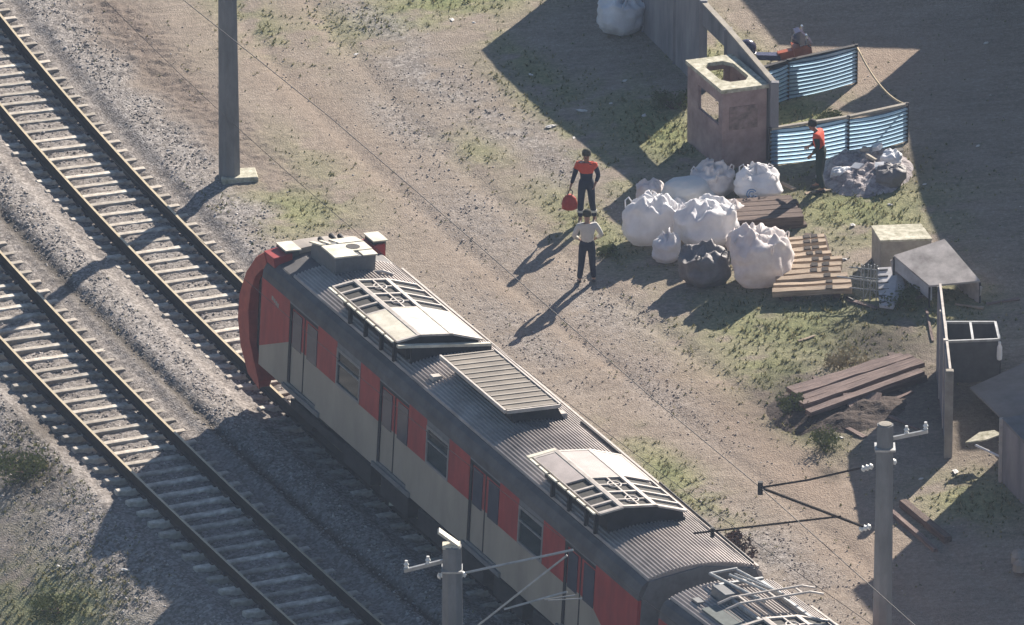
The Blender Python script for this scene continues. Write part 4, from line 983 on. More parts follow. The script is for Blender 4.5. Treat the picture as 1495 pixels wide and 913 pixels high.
for (a, b) in ((3, 0),):
    p, q_ = T4[a], T4[b]; n_ = (q_-p).cross(Vector((0, 0, 1))).normalized()*.02; c = sum(T4, Vector())/4; ins_ = (c-(p+q_)/2)*.08; ins_.z = 0
    pb_ = Vector((p.x, p.y, p.z-.05))+ins_; qb = Vector((q_.x, q_.y, q_.z-.05))+ins_; hh_ = .30
    sw.hexa([pb_-n_-Vector((0, 0, hh_)), qb-n_-Vector((0, 0, hh_)), qb+n_-Vector((0, 0, hh_)), pb_+n_-Vector((0, 0, hh_)), pb_-n_, qb-n_, qb+n_, pb_+n_])
p, q_ = T4[2], T4[3]
sw2 = MB(); sw2.bar(p-Vector((0, 0, .55)), q_-Vector((0, 0, .55)), .03, .9); p, q_ = T4[1], T4[2]; sw3 = MB(); sw3.bar(p-Vector((0, 0, .42)), q_-Vector((0, 0, .42)), .03, .6)
sw2.build('back_shade_sheet', M['sheet'], ln); sw3.build('end_shade_sheet', M['sheet'], ln)  # unseen back and end sheets added to darken the ground beneath the roof
sw.build('side_sheet', M['whitegrey'], ln)
so_ = MB()
for p in T4: so_.box(p.x-.02, p.x+.02, p.y-.02, p.y+.02, p.z-.9, p.z-.04)
so_.build('post', M['dark'], ln)
fr_ = empty('steel_frame', g(1336, 430), 0, 'dark bent steel frame standing against the left edge of the sheet roof', 'frame')
m_ = MB(); b0 = g(1336, 430)
for a, b in (((1332, 432, 0), (1334, 392, 0)), ((1346, 434, 0), (1345, 398, 0)), ((1334, 393, 0), (1352, 420, 0))):
    m_.bar(at_y(a[0], a[1], b0.y)-b0, at_y(b[0], b[1], b0.y)-b0, .09, .07)
m_.build('bar', M['dark'], fr_)
# white slotted panel and tube cage
pn = empty('slotted_panel', (0, 0, 0), 0, 'white panel with a row of dark slots leaning beside the tube cage', 'panel')
Q4 = [lift(1284, 446, .12), lift(1304, 449, .12), lift(1311, 389, .45), lift(1281, 391, .45)]
Q5 = Q4[1:2]+[lift(1322, 418, .2)]+Q4[2:3]
pm = MB(); poly = [Q4[0], Q4[1], Q5[1], Q4[2], Q4[3]]; n = 5
pm.add([p-Vector((0, 0, .05)) for p in poly]+poly, [tuple(range(n-1, -1, -1)), tuple(range(n, 2*n))]+[(i, (i+1) % n, n+(i+1) % n, n+i) for i in range(n)]); pm.build('board', M['whitegrey'], pn)
sl = MB()
for k in range(6):
    f0 = .08+k*.17; a = Q4[3].lerp(Q4[0], f0); b = a+(Q4[2]-Q4[3])*.5; up = Vector((0, 0, .012)); sl.bar(a+up, b+up, .05, .02)
sl.build('slot', M['black'], pn)
cg0 = g(1266, 440); cage = empty('tube_cage', cg0, 0, 'tangled cage of thin metal tubes between the sleepers and the slotted panel', 'tube cage')
cm = MB()
def cpt(px, py, dy=0): return at_y(px, py, cg0.y+dy)-cg0
for x in (1262, 1272, 1281): cm.tube([cpt(x-2, 440), cpt(x, 388)], .014, 6); cm.tube([cpt(x-6, 432, .6), cpt(x-4, 386, .6)], .014, 6)
for y in (392, 405, 422): cm.tube([cpt(1240, y-2), cpt(1284, y+3)], .014, 6)
cm.tube([cpt(1250, 388), cpt(1284, 437)], .012, 6); cm.tube([cpt(1282, 392), cpt(1262, 436)], .012, 6); cm.tube([cpt(1222, 404, .3), cpt(1283, 412)], .02, 6)
cm.build('tube', M['steel'], cage)
ck = MB(); ck.bar(cpt(1236, 434), cpt(1290, 462), .05, .05); ck.bar(cpt(1284, 458), cpt(1284, 500), .05, .05); ck.bar(cpt(1290, 455), cpt(1298, 486), .05, .05); ck.bar(cpt(1284, 500), cpt(1292, 488), .04, .04); ck.build('dark_leg', M['dark'], cage)
# board fence seen almost edge-on
fe = empty('board_fence', (0, 0, 0), 0, 'narrow upright board fence running away from the pale grey corner post', 'fence')
fa = g(1384, 667); fb_ = g(1369, 545)
quad_wall('fence_panel', None, fa+Vector((0, .1, 0)), fb_, 1.9, 2.0, .07, M['wall'], parent=fe)
cpm = MB(); cpm.box(fa.x-.085, fa.x+.085, fa.y-.08, fa.y+.08, fa.z-.3, fa.z+1.96, bev=.015); cpm.build('corner_post', M['concrete'], fe)
rl = MB(); rl.bar(fa+Vector((.02, .1, 1.93)), fb_+Vector((.02, 0, 2.04)), .05, .05)
for f0 in (.35, .7): p = fa.lerp(fb_, f0); rl.box(p.x-.05, p.x+.05, p.y-.05, p.y+.05, p.z-.2, p.z+2.0)
rl.build('rail', M['acframe'], fe)
# open crate with pale metal rim
cr0 = empty('open_bin', (0, 0, 0), 0, 'dark open topped bin with a pale metal rim and crossbar, in the shaded yard', 'bin')
K4 = [lift(1382, 499, .95), lift(1459, 496, .95), lift(1453, 471, .95), lift(1380, 471, .95)]
wm = MB()
for i in range(4):
    p, q_ = K4[i], K4[(i+1) % 4]; n_ = (q_-p).cross(Vector((0, 0, 1))).normalized()*.02
    wm.hexa([p-n_-Vector((0, 0, 1.2)), q_-n_-Vector((0, 0, 1.2)), q_+n_-Vector((0, 0, 1.2)), p+n_-Vector((0, 0, 1.2)), p-n_-Vector((0, 0, .03)), q_-n_-Vector((0, 0, .03)), q_+n_-Vector((0, 0, .03)), p+n_-Vector((0, 0, .03))])
wm.build('bin_wall', mat('bin_grey', (.10, .10, .105), .8), cr0)
rm = MB()
for i in range(4): rm.bar(K4[i], K4[(i+1) % 4], .055, .05)
rm.bar((K4[0]+K4[1])/2, (K4[2]+K4[3])/2, .05, .045); rm.build('rim', M['steel'], cr0)
wb0 = g(1459, 526, .5); wbm = MB(); wbm.lathe([(.02, 0), (.055, .02), (.06, .1), (.055, .3), (.03, .36), (.03, .42)], (wb0.x, wb0.y, wb0.z+.5), 12)
wbm.bar((wb0.x, wb0.y+.09, wb0.z-.1), (wb0.x, wb0.y+.09, wb0.z+.9), .05, .05, 1)
tag(wbm.build('white_bottle', [M['white'], M['dark']], smooth=False), 'slim white bottle fixed on a stake at the corner of the open bin', 'bottle')
# shed at the right edge
shd = empty('shed', (0, 0, 0), 0, 'low grey shed at the right edge with a sheet wall and sloping roof', 'shed')
p0 = g(1461, 702); p1 = g(1530, 775); n_ = Vector((.9, .42, 0))
wlm = MB()
def upw(p, z): return Vector((p.x, p.y, p.z+z))
q0 = p0+n_*3; q1 = p1+n_*3
wlm.hexa([upw(p0, -.3), upw(p1, -.3), upw(q1, -.3), upw(q0, -.3), upw(p0, 1.35), upw(p1, 1.35), upw(q1, 1.3), upw(q0, 1.3)]); wlm.build('wall', M['wall'], shd)
rfm = MB(); e1 = [upw(p0, 1.38), upw(p1, 1.38), upw(q1, 1.34), upw(q0, 1.34)]
rfm.hexa([p-Vector((0, 0, .028)) for p in e1]+[p+Vector((0, 0, .03)) for p in e1]); rfm.build('roof', M['roofshed'], shd)
fs = MB(); r4 = [lift(1416, 566, .30), lift(1462, 610, .34), lift(1545, 700, .34), lift(1570, 495, .30)]  # roof surface, set low so its shadow leaves the strip in front sunlit
fs.hexa([p-Vector((0, 0, .04)) for p in r4]+r4); fs_o = fs.build('low_roof_sheet', M['roofshed']); tag(fs_o, 'flat grey roof surface set low behind the shed at the right edge', 'sheet')
pp = MB(); pp.box(p0.x-.05, p0.x+.03, p0.y-.05, p0.y+.05, p0.z-.3, p0.z+1.4); pp.build('corner_post', M['acframe'], shd)
aw = empty('propped_sheet', (0, 0, 0), 0, 'small pale sheet propped on a stick in front of the shed wall', 'sheet')
a4 = [lift(1409, 646, .5), lift(1440, 642, .5), lift(1462, 634, .52), lift(1452, 628, .52), lift(1430, 631, .52)]
am = MB(); n = 5; am.add([p-Vector((0, 0, .03)) for p in a4]+a4, [tuple(range(n-1, -1, -1)), tuple(range(n, 2*n))]+[(i, (i+1) % n, n+(i+1) % n, n+i) for i in range(n)]); am.build('sheet_panel', M['lichen'], aw)
st = MB(); st.tube([lift(1424, 650, .45), lift(1460, 667, .3)], .025, 6); st.build('stick', M['white'], aw)
ob = MB(); pz = g(1490, 830)
for k in range(4): ob.lathe([(.05, 0), (.16, .05), (.15, .2), (.04, .28)], pz+Vector((random.uniform(-.1, .15), random.uniform(-.3, .3), random.uniform(0, .05))), 9)
tag(ob.build('stone_pile', M['concrete']), 'few pale stones at the right photo edge near the shed', 'stones')

# ------------------------------------------------------------------ heaps, shrubs
def heap(name, label, px, py, rx, ry, h, m, seed, cat):
    c = g(px, py); n = 44; v = []
    for j in range(n+1):
        for i in range(n+1):
            a = -1+2*i/n; b = -1+2*j/n; r_ = min(1, math.hypot(a, b)); base = (1-r_*r_)
            nzv = mn.fractal(Vector((a*2.5+seed, b*2.5, 0)), .8, 2.0, 5); z = h*min(1, base*1.6)*(.6+.35*nzv)+.05*mn.noise(Vector((a*9, b*9, seed)))*(1-r_)+.03*mn.noise(Vector((a*22, b*22, seed)))*(1-r_)
            x = c.x+a*rx; y = c.y+b*ry; v.append((x, y, float(H(x, y))-.05+max(0, z) if r_ < 1 else float(H(x, y))-.1))
    f = [(j*(n+1)+i, j*(n+1)+i+1, (j+1)*(n+1)+i+1, (j+1)*(n+1)+i) for j in range(n) for i in range(n)]
    mb = MB(); mb.v = v; mb.f = f; mb.m = [0]*len(f); return tag(mb.build(name, m), label, cat)
heap('rubble_heap', 'low grey heap of rubble and rags at the foot of the longer striped screen', 1262, 252, 1.15, 1.5, .42, M['rubble'], 3.3, 'rubble heap')
heap('earth_bank', 'dark earth bank under the shaded planks', 1225, 592, 1.6, 1.6, .25, M['dark_patch'], 8.1, 'earth bank')
def leafy(name, label, px, py, r, h, m, n, seed, cat='shrub', stem=M['brown']):
    rd = random.Random(seed); c = g(px, py); t = empty(name, c, 0, label, cat)
    mb = MB()
    cl_ = [(Vector((rd.uniform(-1, 1)*r*.7, rd.uniform(-1, 1)*r*.7, h*rd.uniform(.3, .9))), rd.uniform(.3, .6)*r) for _ in range(7)]
    for _ in range(n):
        cc, cr_ = rd.choice(cl_); d = Vector((rd.gauss(0, 1), rd.gauss(0, 1), rd.gauss(0, .8))).normalized()*cr_*rd.random()**.4
        p = cc+d; p.z = max(.01, p.z); a = Vector((rd.gauss(0, 1), rd.gauss(0, 1), rd.gauss(0, .7))).normalized(); b = a.orthogonal().normalized(); s = rd.uniform(.025, .055)
        mb.add([p-a*s, p+b*s*.45, p+a*s, p-b*s*.45], [(0, 1, 2, 3)])
    mb.build('foliage', m, t)
    sm = MB()
    for cc, _ in cl_: sm.tube([(0, 0, -.05), tuple(cc*.5), tuple(cc)], [.018, .012, .006], 5)
    sm.build('stem', stem, t); return t
leafy('shrub', 'round dry brown bush right beside the end of the leading car', 1084, 822, .36, .62, M['brown'], 900, 1)
leafy('shrub', 'small green bush sticking up behind the worker in the red top', 1212, 190, .3, .5, M['green'], 500, 2)
leafy('shrub', 'scrappy green weed clump left of the catenary pole top, below the shaded planks', 1205, 650, .4, .3, M['green'], 500, 3)
leafy('shrub', 'leafy weed clump at the left end of the shaded planks', 1158, 600, .35, .3, M['green'], 500, 4)
leafy('shrub', 'yellow green weed clump under the slotted panel', 1318, 446, .4, .35, M['green'], 600, 5)
leafy('shrub', 'dry weed clump between the concrete wall and the booth', 985, 160, .5, .3, M['green'], 700, 6)
leafy('shrub', 'low weed clump by the right side of the yellow green patch near the dark planks', 1235, 530, .5, .18, M['dry'], 600, 7)
leafy('shrub', 'dark green weed clump at the bottom left photo corner', 90, 893, .6, .2, M['green'], 900, 8)
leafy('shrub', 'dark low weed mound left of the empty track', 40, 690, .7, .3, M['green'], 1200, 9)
leafy('shrub', 'weed clump beside the worker in the orange vest', 880, 372, .3, .15, M['green'], 400, 10)
LITP = ['by the shadow edge uphill of the worker in orange', 'in the shade halfway between the wall and the worker', 'on the shadow edge below the big shaded sack', 'on the sunlit path near the top shadow corner', 'in the grass at the top edge, right one', 'in the grass at the top edge, left one', 'in the shade below the big shaded sack, left', 'in the shade below the big shaded sack, right', 'on the gravel near the top edge', 'at the foot of the concrete wall in shade', 'right beside the concrete wall post', 'on the grass below the black rubbish bag', 'alone in the shade at the top right, higher one', 'in the shade right of the striped screens', 'in the shade right of the grass patch', 'on the grass above the concrete chamber, left', 'on the grass above the concrete chamber, right', 'among the shaded sleeper ends left of the empty track', 'on the slope at the shadow edge, bottom left', 'beside the pale sleepers right end', 'on the sunlit bank by the fence post', 'on the sunlit bank left of the fence post', 'at the top of the half buried beam', 'behind the worker in the red top', 'on top of the rubble heap', 'beside the black rubbish bag', 'in the grass left of the booth', 'under the loose boards in the shade']
# scraps of litter
lit = [(865, 268), (838, 202), (804, 186), (775, 110), (692, 34), (660, 30), (850, 163), (892, 152), (520, 80), (912, 1+118), (1000, 70), (1285, 275), (1440, 64), (1428, 214), (1350, 270), (1245, 330), (1300, 300), (182, 833), (86, 828), (1230, 380), (1395, 690), (1345, 700), (1290, 757), (1188, 205), (1296, 240), (1312, 252), (940, 170), (1225, 640)]
lp = None
for k, (px, py) in enumerate(lit):
    rd = random.Random(k); c = g(px, py)
    if lp is None:
        mb = MB(); ring = []
        for j in range(5):
            for i in range(7):
                a = i/7*6.28; r_ = math.sin(math.pi*(j+.4)/4.8)*.06*(1+.5*rd.uniform(-1, 1)); ring.append((r_*math.cos(a)*1.4, r_*math.sin(a), .06*j/4+rd.uniform(-.012, .012)))
        f = [(j*7+i, j*7+(i+1) % 7, (j+1)*7+(i+1) % 7, (j+1)*7+i) for j in range(4) for i in range(7)]+[tuple(range(6, -1, -1)), tuple(range(28, 35))]
        mb.v = ring; mb.f = f; mb.m = [0]*len(f); lp = mb.build('litter_scrap', M['litter']); o = lp
        tag(o, 'small pale scrap of litter lying loose on the ground', 'litter', 'scraps of litter on the ground')
    else: o = lp.copy(); COL.objects.link(o)
    o['label'] = 'small pale scrap of litter '+LITP[k]
    o.location = (c.x, c.y, c.z); s_ = rd.uniform(.5, 1.1); o.scale = (s_*rd.uniform(.7, 1.5), s_, s_*.8); o.rotation_euler = (0, 0, rd.uniform(0, 6))

pc = g(584, 732); b = MB(); b.hexa([(-.12, -.3, 0), (.14, -.26, 0), (.12, .3, 0), (-.1, .26, 0), (-.08, -.26, .3), (.08, -.2, .36), (.06, .22, .24), (-.06, .2, .2)]); o = b.build('pale_lump', M['acwhite']); o.location = pc; o.rotation_euler = (0, 0, R(-25))  # pale lump added to stand for the bright spot beside the train
tag(o, 'small pale yellow lump added for the bright spot right beside the train underframe', 'bag')
rk = random.Random(5)
SP = [(1218, 262, 'left foot'), (1236, 256, 'left slope'), (1252, 262, 'lower middle'), (1270, 250, 'crest'), (1284, 262, 'lower right'), (1262, 240, 'upper left'), (1282, 236, 'upper middle'), (1312, 240, 'upper right')]
for k, (px, py, wh_) in enumerate(SP):
    c = g(px, py); b = MB(); L_, W_, T_ = rk.uniform(.18, .38), rk.uniform(.12, .25), rk.uniform(.05, .14)
    v = [(sx*L_*rk.uniform(.7, 1)/2, sy*W_*rk.uniform(.6, 1)/2, z_*T_*rk.uniform(.7, 1)) for z_ in (0, 1) for sx, sy in ((-1, -1), (1, -1), (1, 1), (-1, 1))]
    b.hexa(v); o = b.build('rubble_lump', M['concrete'] if k % 2 else M['bagshade']); o.location = (c.x, c.y, c.z+.30 if k > 1 else c.z+.1); o.rotation_euler = (rk.uniform(-.5, .5), rk.uniform(-.5, .5), rk.uniform(0, 6))
    tag(o, 'broken pale lump lying on the rubble heap behind the bag, at its '+wh_, 'rubble', 'lumps on the rubble heap')
SC = [(1205, 612, 1238, 604, 'under the nearest long plank'), (1226, 622, 1262, 640, 'crossing the dark bank below the loose boards'), (1296, 590, 1332, 574, 'right of the loose boards'), (1180, 345, 1204, 356, 'behind the pale sleepers'), (1240, 440, 1282, 452, 'below the tube cage'),
      (1352, 452, 1362, 500, 'beside the board fence'), (1395, 446, 1436, 452, 'in the yard behind the shelter'), (1440, 446, 1488, 438, 'farthest right in the yard'), (1300, 610, 1340, 628, 'in the shade left of the fence post'), (1165, 500, 1190, 492, 'on the grass above the long planks')]
for k, (x0, y0, x1, y1, wh_) in enumerate(SC):
    beam('scrap_board', 'scrap of narrow weathered board '+wh_, g(x0, y0), g(x1, y1), rk.uniform(.05, .12), .03, M['rusty'] if k % 3 else M['plank'], .015, cat='board', group='scrap boards lying about the yard', warp=.03)
# ------------------------------------------------------------------ motorcycle behind the upper screen
mc = empty('motorcycle', g(1142, 128), 0, 'orange motorcycle with a dark top box parked behind the shorter striped screen', 'motorcycle')
mc.rotation_euler = (0, 0, R(8))
def wheel(x):
    w_ = MB(); M3 = Matrix.Rotation(math.pi/2, 3, 'X'); w_.lathe([(.22, -.05), (.29, -.05), (.31, 0), (.29, .05), (.22, .05)], (x, 0, .31), 24, M=M3); o = w_.build('wheel', M['tyre'], mc)
    r_ = MB(); r_.lathe([(.05, -.03), (.22, -.02), (.22, .02), (.05, .03)], (x, 0, .31), 16, M=M3); r_.build('rim', M['chrome'], o)
wheel(-.62); wheel(.66)
b = MB(); b.add([(-.1, -.12, .62), (.42, -.13, .66), (.42, .13, .66), (-.1, .12, .62), (-.12, -.08, .86), (.36, -.11, .95), (.36, .11, .95), (-.12, .08, .86)], [(3, 2, 1, 0), (4, 5, 6, 7), (0, 1, 5, 4), (1, 2, 6, 5), (2, 3, 7, 6), (3, 0, 4, 7)]); b.add([(.30, -.22, .4), (.72, -.14, .5), (.72, .14, .5), (.30, .22, .4), (.22, -.24, 1.0), (.62, -.2, 1.1), (.62, .2, 1.1), (.22, .24, 1.0)], [(3, 2, 1, 0), (4, 5, 6, 7), (0, 1, 5, 4), (1, 2, 6, 5), (2, 3, 7, 6), (3, 0, 4, 7)]); b.build('fairing', M['orange'], mc)
b = MB(); b.box(-.3, .25, -.1, .1, .3, .6, bev=.04); b.build('engine', M['dark'], mc)
b = MB(); b.add([(-.62, -.11, .74), (-.05, -.13, .7), (-.05, .13, .7), (-.62, .11, .74), (-.62, -.1, .86), (-.08, -.12, .82), (-.08, .12, .82), (-.62, .1, .86)], [(3, 2, 1, 0), (4, 5, 6, 7), (0, 1, 5, 4), (1, 2, 6, 5), (2, 3, 7, 6), (3, 0, 4, 7)]); b.build('seat', M['purple'], mc)
b = MB(); b.lathe([(.12, 0), (.2, .03), (.22, .14), (.2, .26), (.12, .34), (.03, .37)], (-.82, 0, .84), 18); b.build('top_box', M['purple'], mc, smooth=True)
b = MB(); b.tube([(.6, -.3, 1.06), (.5, -.12, 1.08), (.5, .12, 1.08), (.6, .3, 1.06)][::1], .016, 8); b.build('handlebar', M['dark'], mc)
b = MB()
for sg in (-1, 1): b.tube([(.5, sg*.2, 1.06), (.5, sg*.3, 1.3)], .01, 6); b.box(.47, .52, sg*.3-.06, sg*.3+.06, 1.28, 1.38, bev=.015)
b.build('mirror', M['chrome'], mc)
b = MB(); b.lathe([(.16, 0), (.17, .06), (.14, .15), (.07, .21), (.02, .22)], (.36, 0, 1.10), 14); b.build('front_cowl', M['purple'], mc, smooth=True)
b = MB(); b.add([(.36, -.22, 1.05), (.66, -.2, 1.105), (.66, .2, 1.105), (.36, .22, 1.05), (.26, -.17, 1.36), (.38, -.15, 1.40), (.38, .15, 1.40), (.26, .17, 1.36)], [(3, 2, 1, 0), (4, 5, 6, 7), (0, 1, 5, 4), (1, 2, 6, 5), (2, 3, 7, 6), (3, 0, 4, 7)]); b.build('windshield', M['purple'], mc)
b = MB(); b.lathe([(.03, 0), (.09, .02), (.1, .06)], (.62, 0, .85), 14, M=Matrix.Rotation(-math.pi/2, 3, 'Y')); b.build('headlight', M['ceramic'], mc)
b = MB()
for sg in (-1, 1): b.tube([(.66, sg*.09, .31), (.5, sg*.08, .95)], .02, 6)
b.build('fork', M['chrome'], mc)

# ------------------------------------------------------------------ people
def skin(name, verts, edges, m, parent, lvl=2, root=0):
    me = bpy.data.meshes.new(name); me.from_pydata([v[:3] for v in verts], edges, []); me.materials.append(m)
    o = bpy.data.objects.new(name, me); COL.objects.link(o); o.parent = parent
    sk = o.modifiers.new('skin', 'SKIN'); sk.use_smooth_shade = True
    lay = me.skin_vertices[0].data
    for i, v in enumerate(verts):
        rr_ = v[3]; lay[i].radius = (rr_, rr_) if not isinstance(rr_, tuple) else rr_
        lay[i].use_root = (i == root)
    ss = o.modifiers.new('sub', 'SUBSURF'); ss.levels = lvl; ss.render_levels = lvl
    return o
def person(label, loc_, rz, joints, shirt_m, trouser_m, hair_m, skin_m, extras=()):
    """joints: dict of named 3-D points in the person's frame (x right, y forward... facing +y)"""
    t = empty('person', loc_, rz, label, 'person'); J = {k: Vector(v) for k, v in joints.items()}
    V = []; E = []; idx = {}
    def v(n, p, r_): idx[n] = len(V); V.append((*p, r_)); return idx[n]
    def e(a, b): E.append((idx[a], idx[b]))
    v('pel', J['pel'], (.125, .095)); v('waist', J['pel'].lerp(J['chest'], .45), (.115, .085)); v('chest', J['chest'], (.145, .10)); v('neck', J['neck'], .052); v('chin', J['head']-Vector((0, 0, .07)), .07); v('head', J['head']+Vector((0, 0, .02)), (.078, .092)); v('crown', J['head']+Vector((0, 0, .09)), .06)
    e('pel', 'waist'); e('waist', 'chest'); e('chest', 'neck'); e('neck', 'chin'); e('chin', 'head'); e('head', 'crown')
    for s in ('l', 'r'):
        v(s+'sh', J[s+'sh'], .055); v(s+'el', J[s+'el'], .040); v(s+'wr', J[s+'wr'], .027); e('chest', s+'sh'); e(s+'sh', s+'el'); e(s+'el', s+'wr')
        d = (J[s+'wr']-J[s+'el']).normalized(); side = d.cross(Vector((0, 1, 0))).normalized(); fw = side.cross(d)
        v(s+'palm', J[s+'wr']+d*.07, (.036, .02)); e(s+'wr', s+'palm')
        for k, (of, ln_) in enumerate(((-.03, .06), (-.01, .072), (.01, .07), (.03, .055))):
            a = J[s+'wr']+d*.09+fw*of; b_ = a+d*ln_*.6; c = b_+d*ln_*.3+side*.018
            v(s+'f%da' % k, a, .010); v(s+'f%db' % k, b_, .009); v(s+'f%dc' % k, c, .008); e(s+'palm', s+'f%da' % k); e(s+'f%da' % k, s+'f%db' % k); e(s+'f%db' % k, s+'f%dc' % k)
        a = J[s+'wr']+d*.045+fw*-.04; v(s+'ta', a, .011); v(s+'tb', a+d*.03+fw*-.012, .009); e(s+'palm', s+'ta'); e(s+'ta', s+'tb')
        v(s+'hip', J[s+'hip'], .085); v(s+'kn', J[s+'kn'], .055); v(s+'an', J[s+'an'], .038); e('pel', s+'hip'); e(s+'hip', s+'kn'); e(s+'kn', s+'an')
        v(s+'heel', J[s+'an']+Vector((0, -.03, -.045)), .035); v(s+'toe', J[s+'an']+Vector((0, .15, -.055)), .028); e(s+'an', s+'heel'); e(s+'an', s+'toe')
    skin('body', V, E, skin_m, t, 2)
    # face
    fc = MB(); hd_ = J['head']+Vector((0, 0, .01))
    fc.lathe([(.018, -.01), (.012, .012)], hd_+Vector((0, .1, -.01)), 6); fc.build('nose', skin_m, t)
    ey = MB()
    for s in (-.032, .032): ey.lathe([(.005, -.006), (.009, 0), (.005, .006)], hd_+Vector((s, .088, .02)), 8)
    ey.lathe([(.02, -.004), (.02, .004)], hd_+Vector((0, .082, -.055)), 8); ey.build('eyes_and_mouth', M['hair'], t)
    er = MB()
    for s in (-1, 1): er.lathe([(.008, -.025), (.014, 0), (.008, .025)], hd_+Vector((s*.083, 0, 0)), 8)
    er.build('ear', skin_m, t)
    # clothing: shirt
    V2 = []; E2 = []; id2 = {}
    def v2(n, p, r_): id2[n] = len(V2); V2.append((*p, r_))
    v2('w0', J['pel']+Vector((0, 0, -.06)), (.156, .125)); v2('w', J['pel'].lerp(J['chest'], .5), (.140, .108)); v2('c', J['chest'], (.168, .122)); v2('n', J['neck']-Vector((0, 0, .035)), .068)
    E2 += [(0, 1), (1, 2), (2, 3)]
    for s in ('l', 'r'):
        v2(s+'s', J[s+'sh'], .075); v2(s+'e', J[s+'el'], .056); E2 += [(2, id2[s+'s']), (id2[s+'s'], id2[s+'e'])]
        if 'long' in extras: v2(s+'c', J[s+'el'].lerp(J[s+'wr'], .85), .044); E2.append((id2[s+'e'], id2[s+'c']))
    skin('shirt', V2, E2, shirt_m, t, 2)
    V3 = [(*(J['pel']+Vector((0, 0, .16))), (.150, .118)), (*(J['pel']-Vector((0, 0, .03))), (.142, .115))]; E3 = [(0, 1)]
    for s in ('l', 'r'):
        b0_ = len(V3); V3 += [(*J[s+'hip'], .105), (*J[s+'kn'], .078), (*(J[s+'an']+Vector((0, 0, .02))), .066)]; E3 += [(1, b0_), (b0_, b0_+1), (b0_+1, b0_+2)]
    skin('trousers', V3, E3, trouser_m, t, 2)
    for s in ('l', 'r'):
        a = J[s+'an']; skin('boot', [(*(a+Vector((0, -.02, .02))), .055), (*(a+Vector((0, -.02, -.04))), .052), (*(a+Vector((0, .08, -.05))), .045), (*(a+Vector((0, .17, -.055))), .036)], [(0, 1), (1, 2), (2, 3)], M['black'], t, 1)
    hd_ = J['head']
    hm = MB(); prof = [(.1, -.02), (.103, .03), (.095, .075), (.07, .11), (.03, .128)]
    hm.lathe(prof, hd_+Vector((0, -.018, .012)), 16); hm.build('hair', hair_m, t, smooth=True)
    return t, J
base = dict(pel=(0, 0, .93), chest=(0, 0, 1.27), neck=(0, 0, 1.45), head=(0, .02, 1.60), lsh=(-.19, 0, 1.37), rsh=(.19, 0, 1.37), lel=(-.25, -.02, 1.1), rel=(.25, -.02, 1.1), lwr=(-.28, .05, .88), rwr=(.28, .05, .88),
            lhip=(-.10, 0, .86), rhip=(.10, 0, .86), lkn=(-.12, .02, .48), rkn=(.12, .02, .48), lan=(-.14, 0, .09), ran=(.14, 0, .09))
# man in white seen from behind, hands in front at the waist
j = dict(base); j.update(lel=(-.29, .02, 1.12), rel=(.32, .0, 1.13), lwr=(-.16, .2, .98), rwr=(.24, .18, 1.0), head=(0, .03, 1.60), lan=(-.17, 0, .09), ran=(.15, .02, .09))
person('person in a white shirt and black trousers standing with the back to the camera', g(857, 414), R(8), j, M['shirt'], M['navy'], M['capg'], M['skinl'], ('long',))
# worker facing the camera with red bag
j = dict(base); j.update(lel=(-.27, .0, 1.12), lwr=(-.22, .16, .98), rel=(.27, -.03, 1.1), rwr=(.34, .03, .86), head=(0, .03, 1.60), lan=(-.18, -.05, .09), lkn=(-.13, .03, .48), ran=(.13, .05, .09))
tw, J = person('person in an orange and navy uniform carrying a red bag, facing the camera', g(856, 324), R(172), j, M['navy'], M['navy'], M['capg'], M['skin'], ('long',))
V2 = [(*(J['chest']-Vector((0, 0, .17))), (.182, .136)), (*(J['chest']+Vector((0, 0, .06))), (.178, .13)), (*(J['neck']-Vector((0, 0, .04))), .078)]; E2 = [(0, 1), (1, 2)]
for s in ('l', 'r'): b0_ = len(V2); V2 += [(*J[s+'sh'], .080), (*J[s+'sh'].lerp(J[s+'el'], .55), .066)]; E2 += [(1, b0_), (b0_, b0_+1)]
skin('vest', V2, E2, M['vest'], tw, 2)
for s in ('l', 'r'):
    rt = MB(); p = J[s+'kn'].lerp(J[s+'an'], .55); rt.lathe([(.078, -.025), (.082, 0), (.078, .025)], p, 14); rt.build('reflective_band', M['reflect'], tw)

hb_ = g(856, 324); hand = Vector((math.cos(R(172))*.34-math.sin(R(172))*.03, math.sin(R(172))*.34+math.cos(R(172))*.03, .86-.12))+hb_
rbg = empty('red_bag', hand-Vector((0, 0, .46)), 0, 'red cloth bag hanging from the hand of the worker in orange', 'bag')
b = MB(); v = []; nu = 14
for (z, rx, ry) in ((0, .10, .06), (.03, .17, .10), (.15, .18, .11), (.28, .14, .09), (.36, .06, .05)):
    for i in range(nu): a = i/nu*6.28; k = 1+.1*mn.noise(Vector((math.cos(a)*2, math.sin(a)*2, z*8))); v.append((rx*k*math.cos(a)-.03, ry*k*math.sin(a), z))
f = [(r_*nu+i, r_*nu+(i+1) % nu, (r_+1)*nu+(i+1) % nu, (r_+1)*nu+i) for r_ in range(4) for i in range(nu)]+[tuple(range(nu-1, -1, -1)), tuple(range(4*nu, 5*nu))]
b.v = v; b.f = f; b.m = [0]*len(f); b.build('bag_body', M['redbag'], rbg, smooth=True)
b = MB(); b.tube([(-.08, 0, .34), (-.05, 0, .44), (0, 0, .48), (.03, 0, .44), (.02, 0, .34)], .014, 6); b.build('handle', M['black'], rbg)
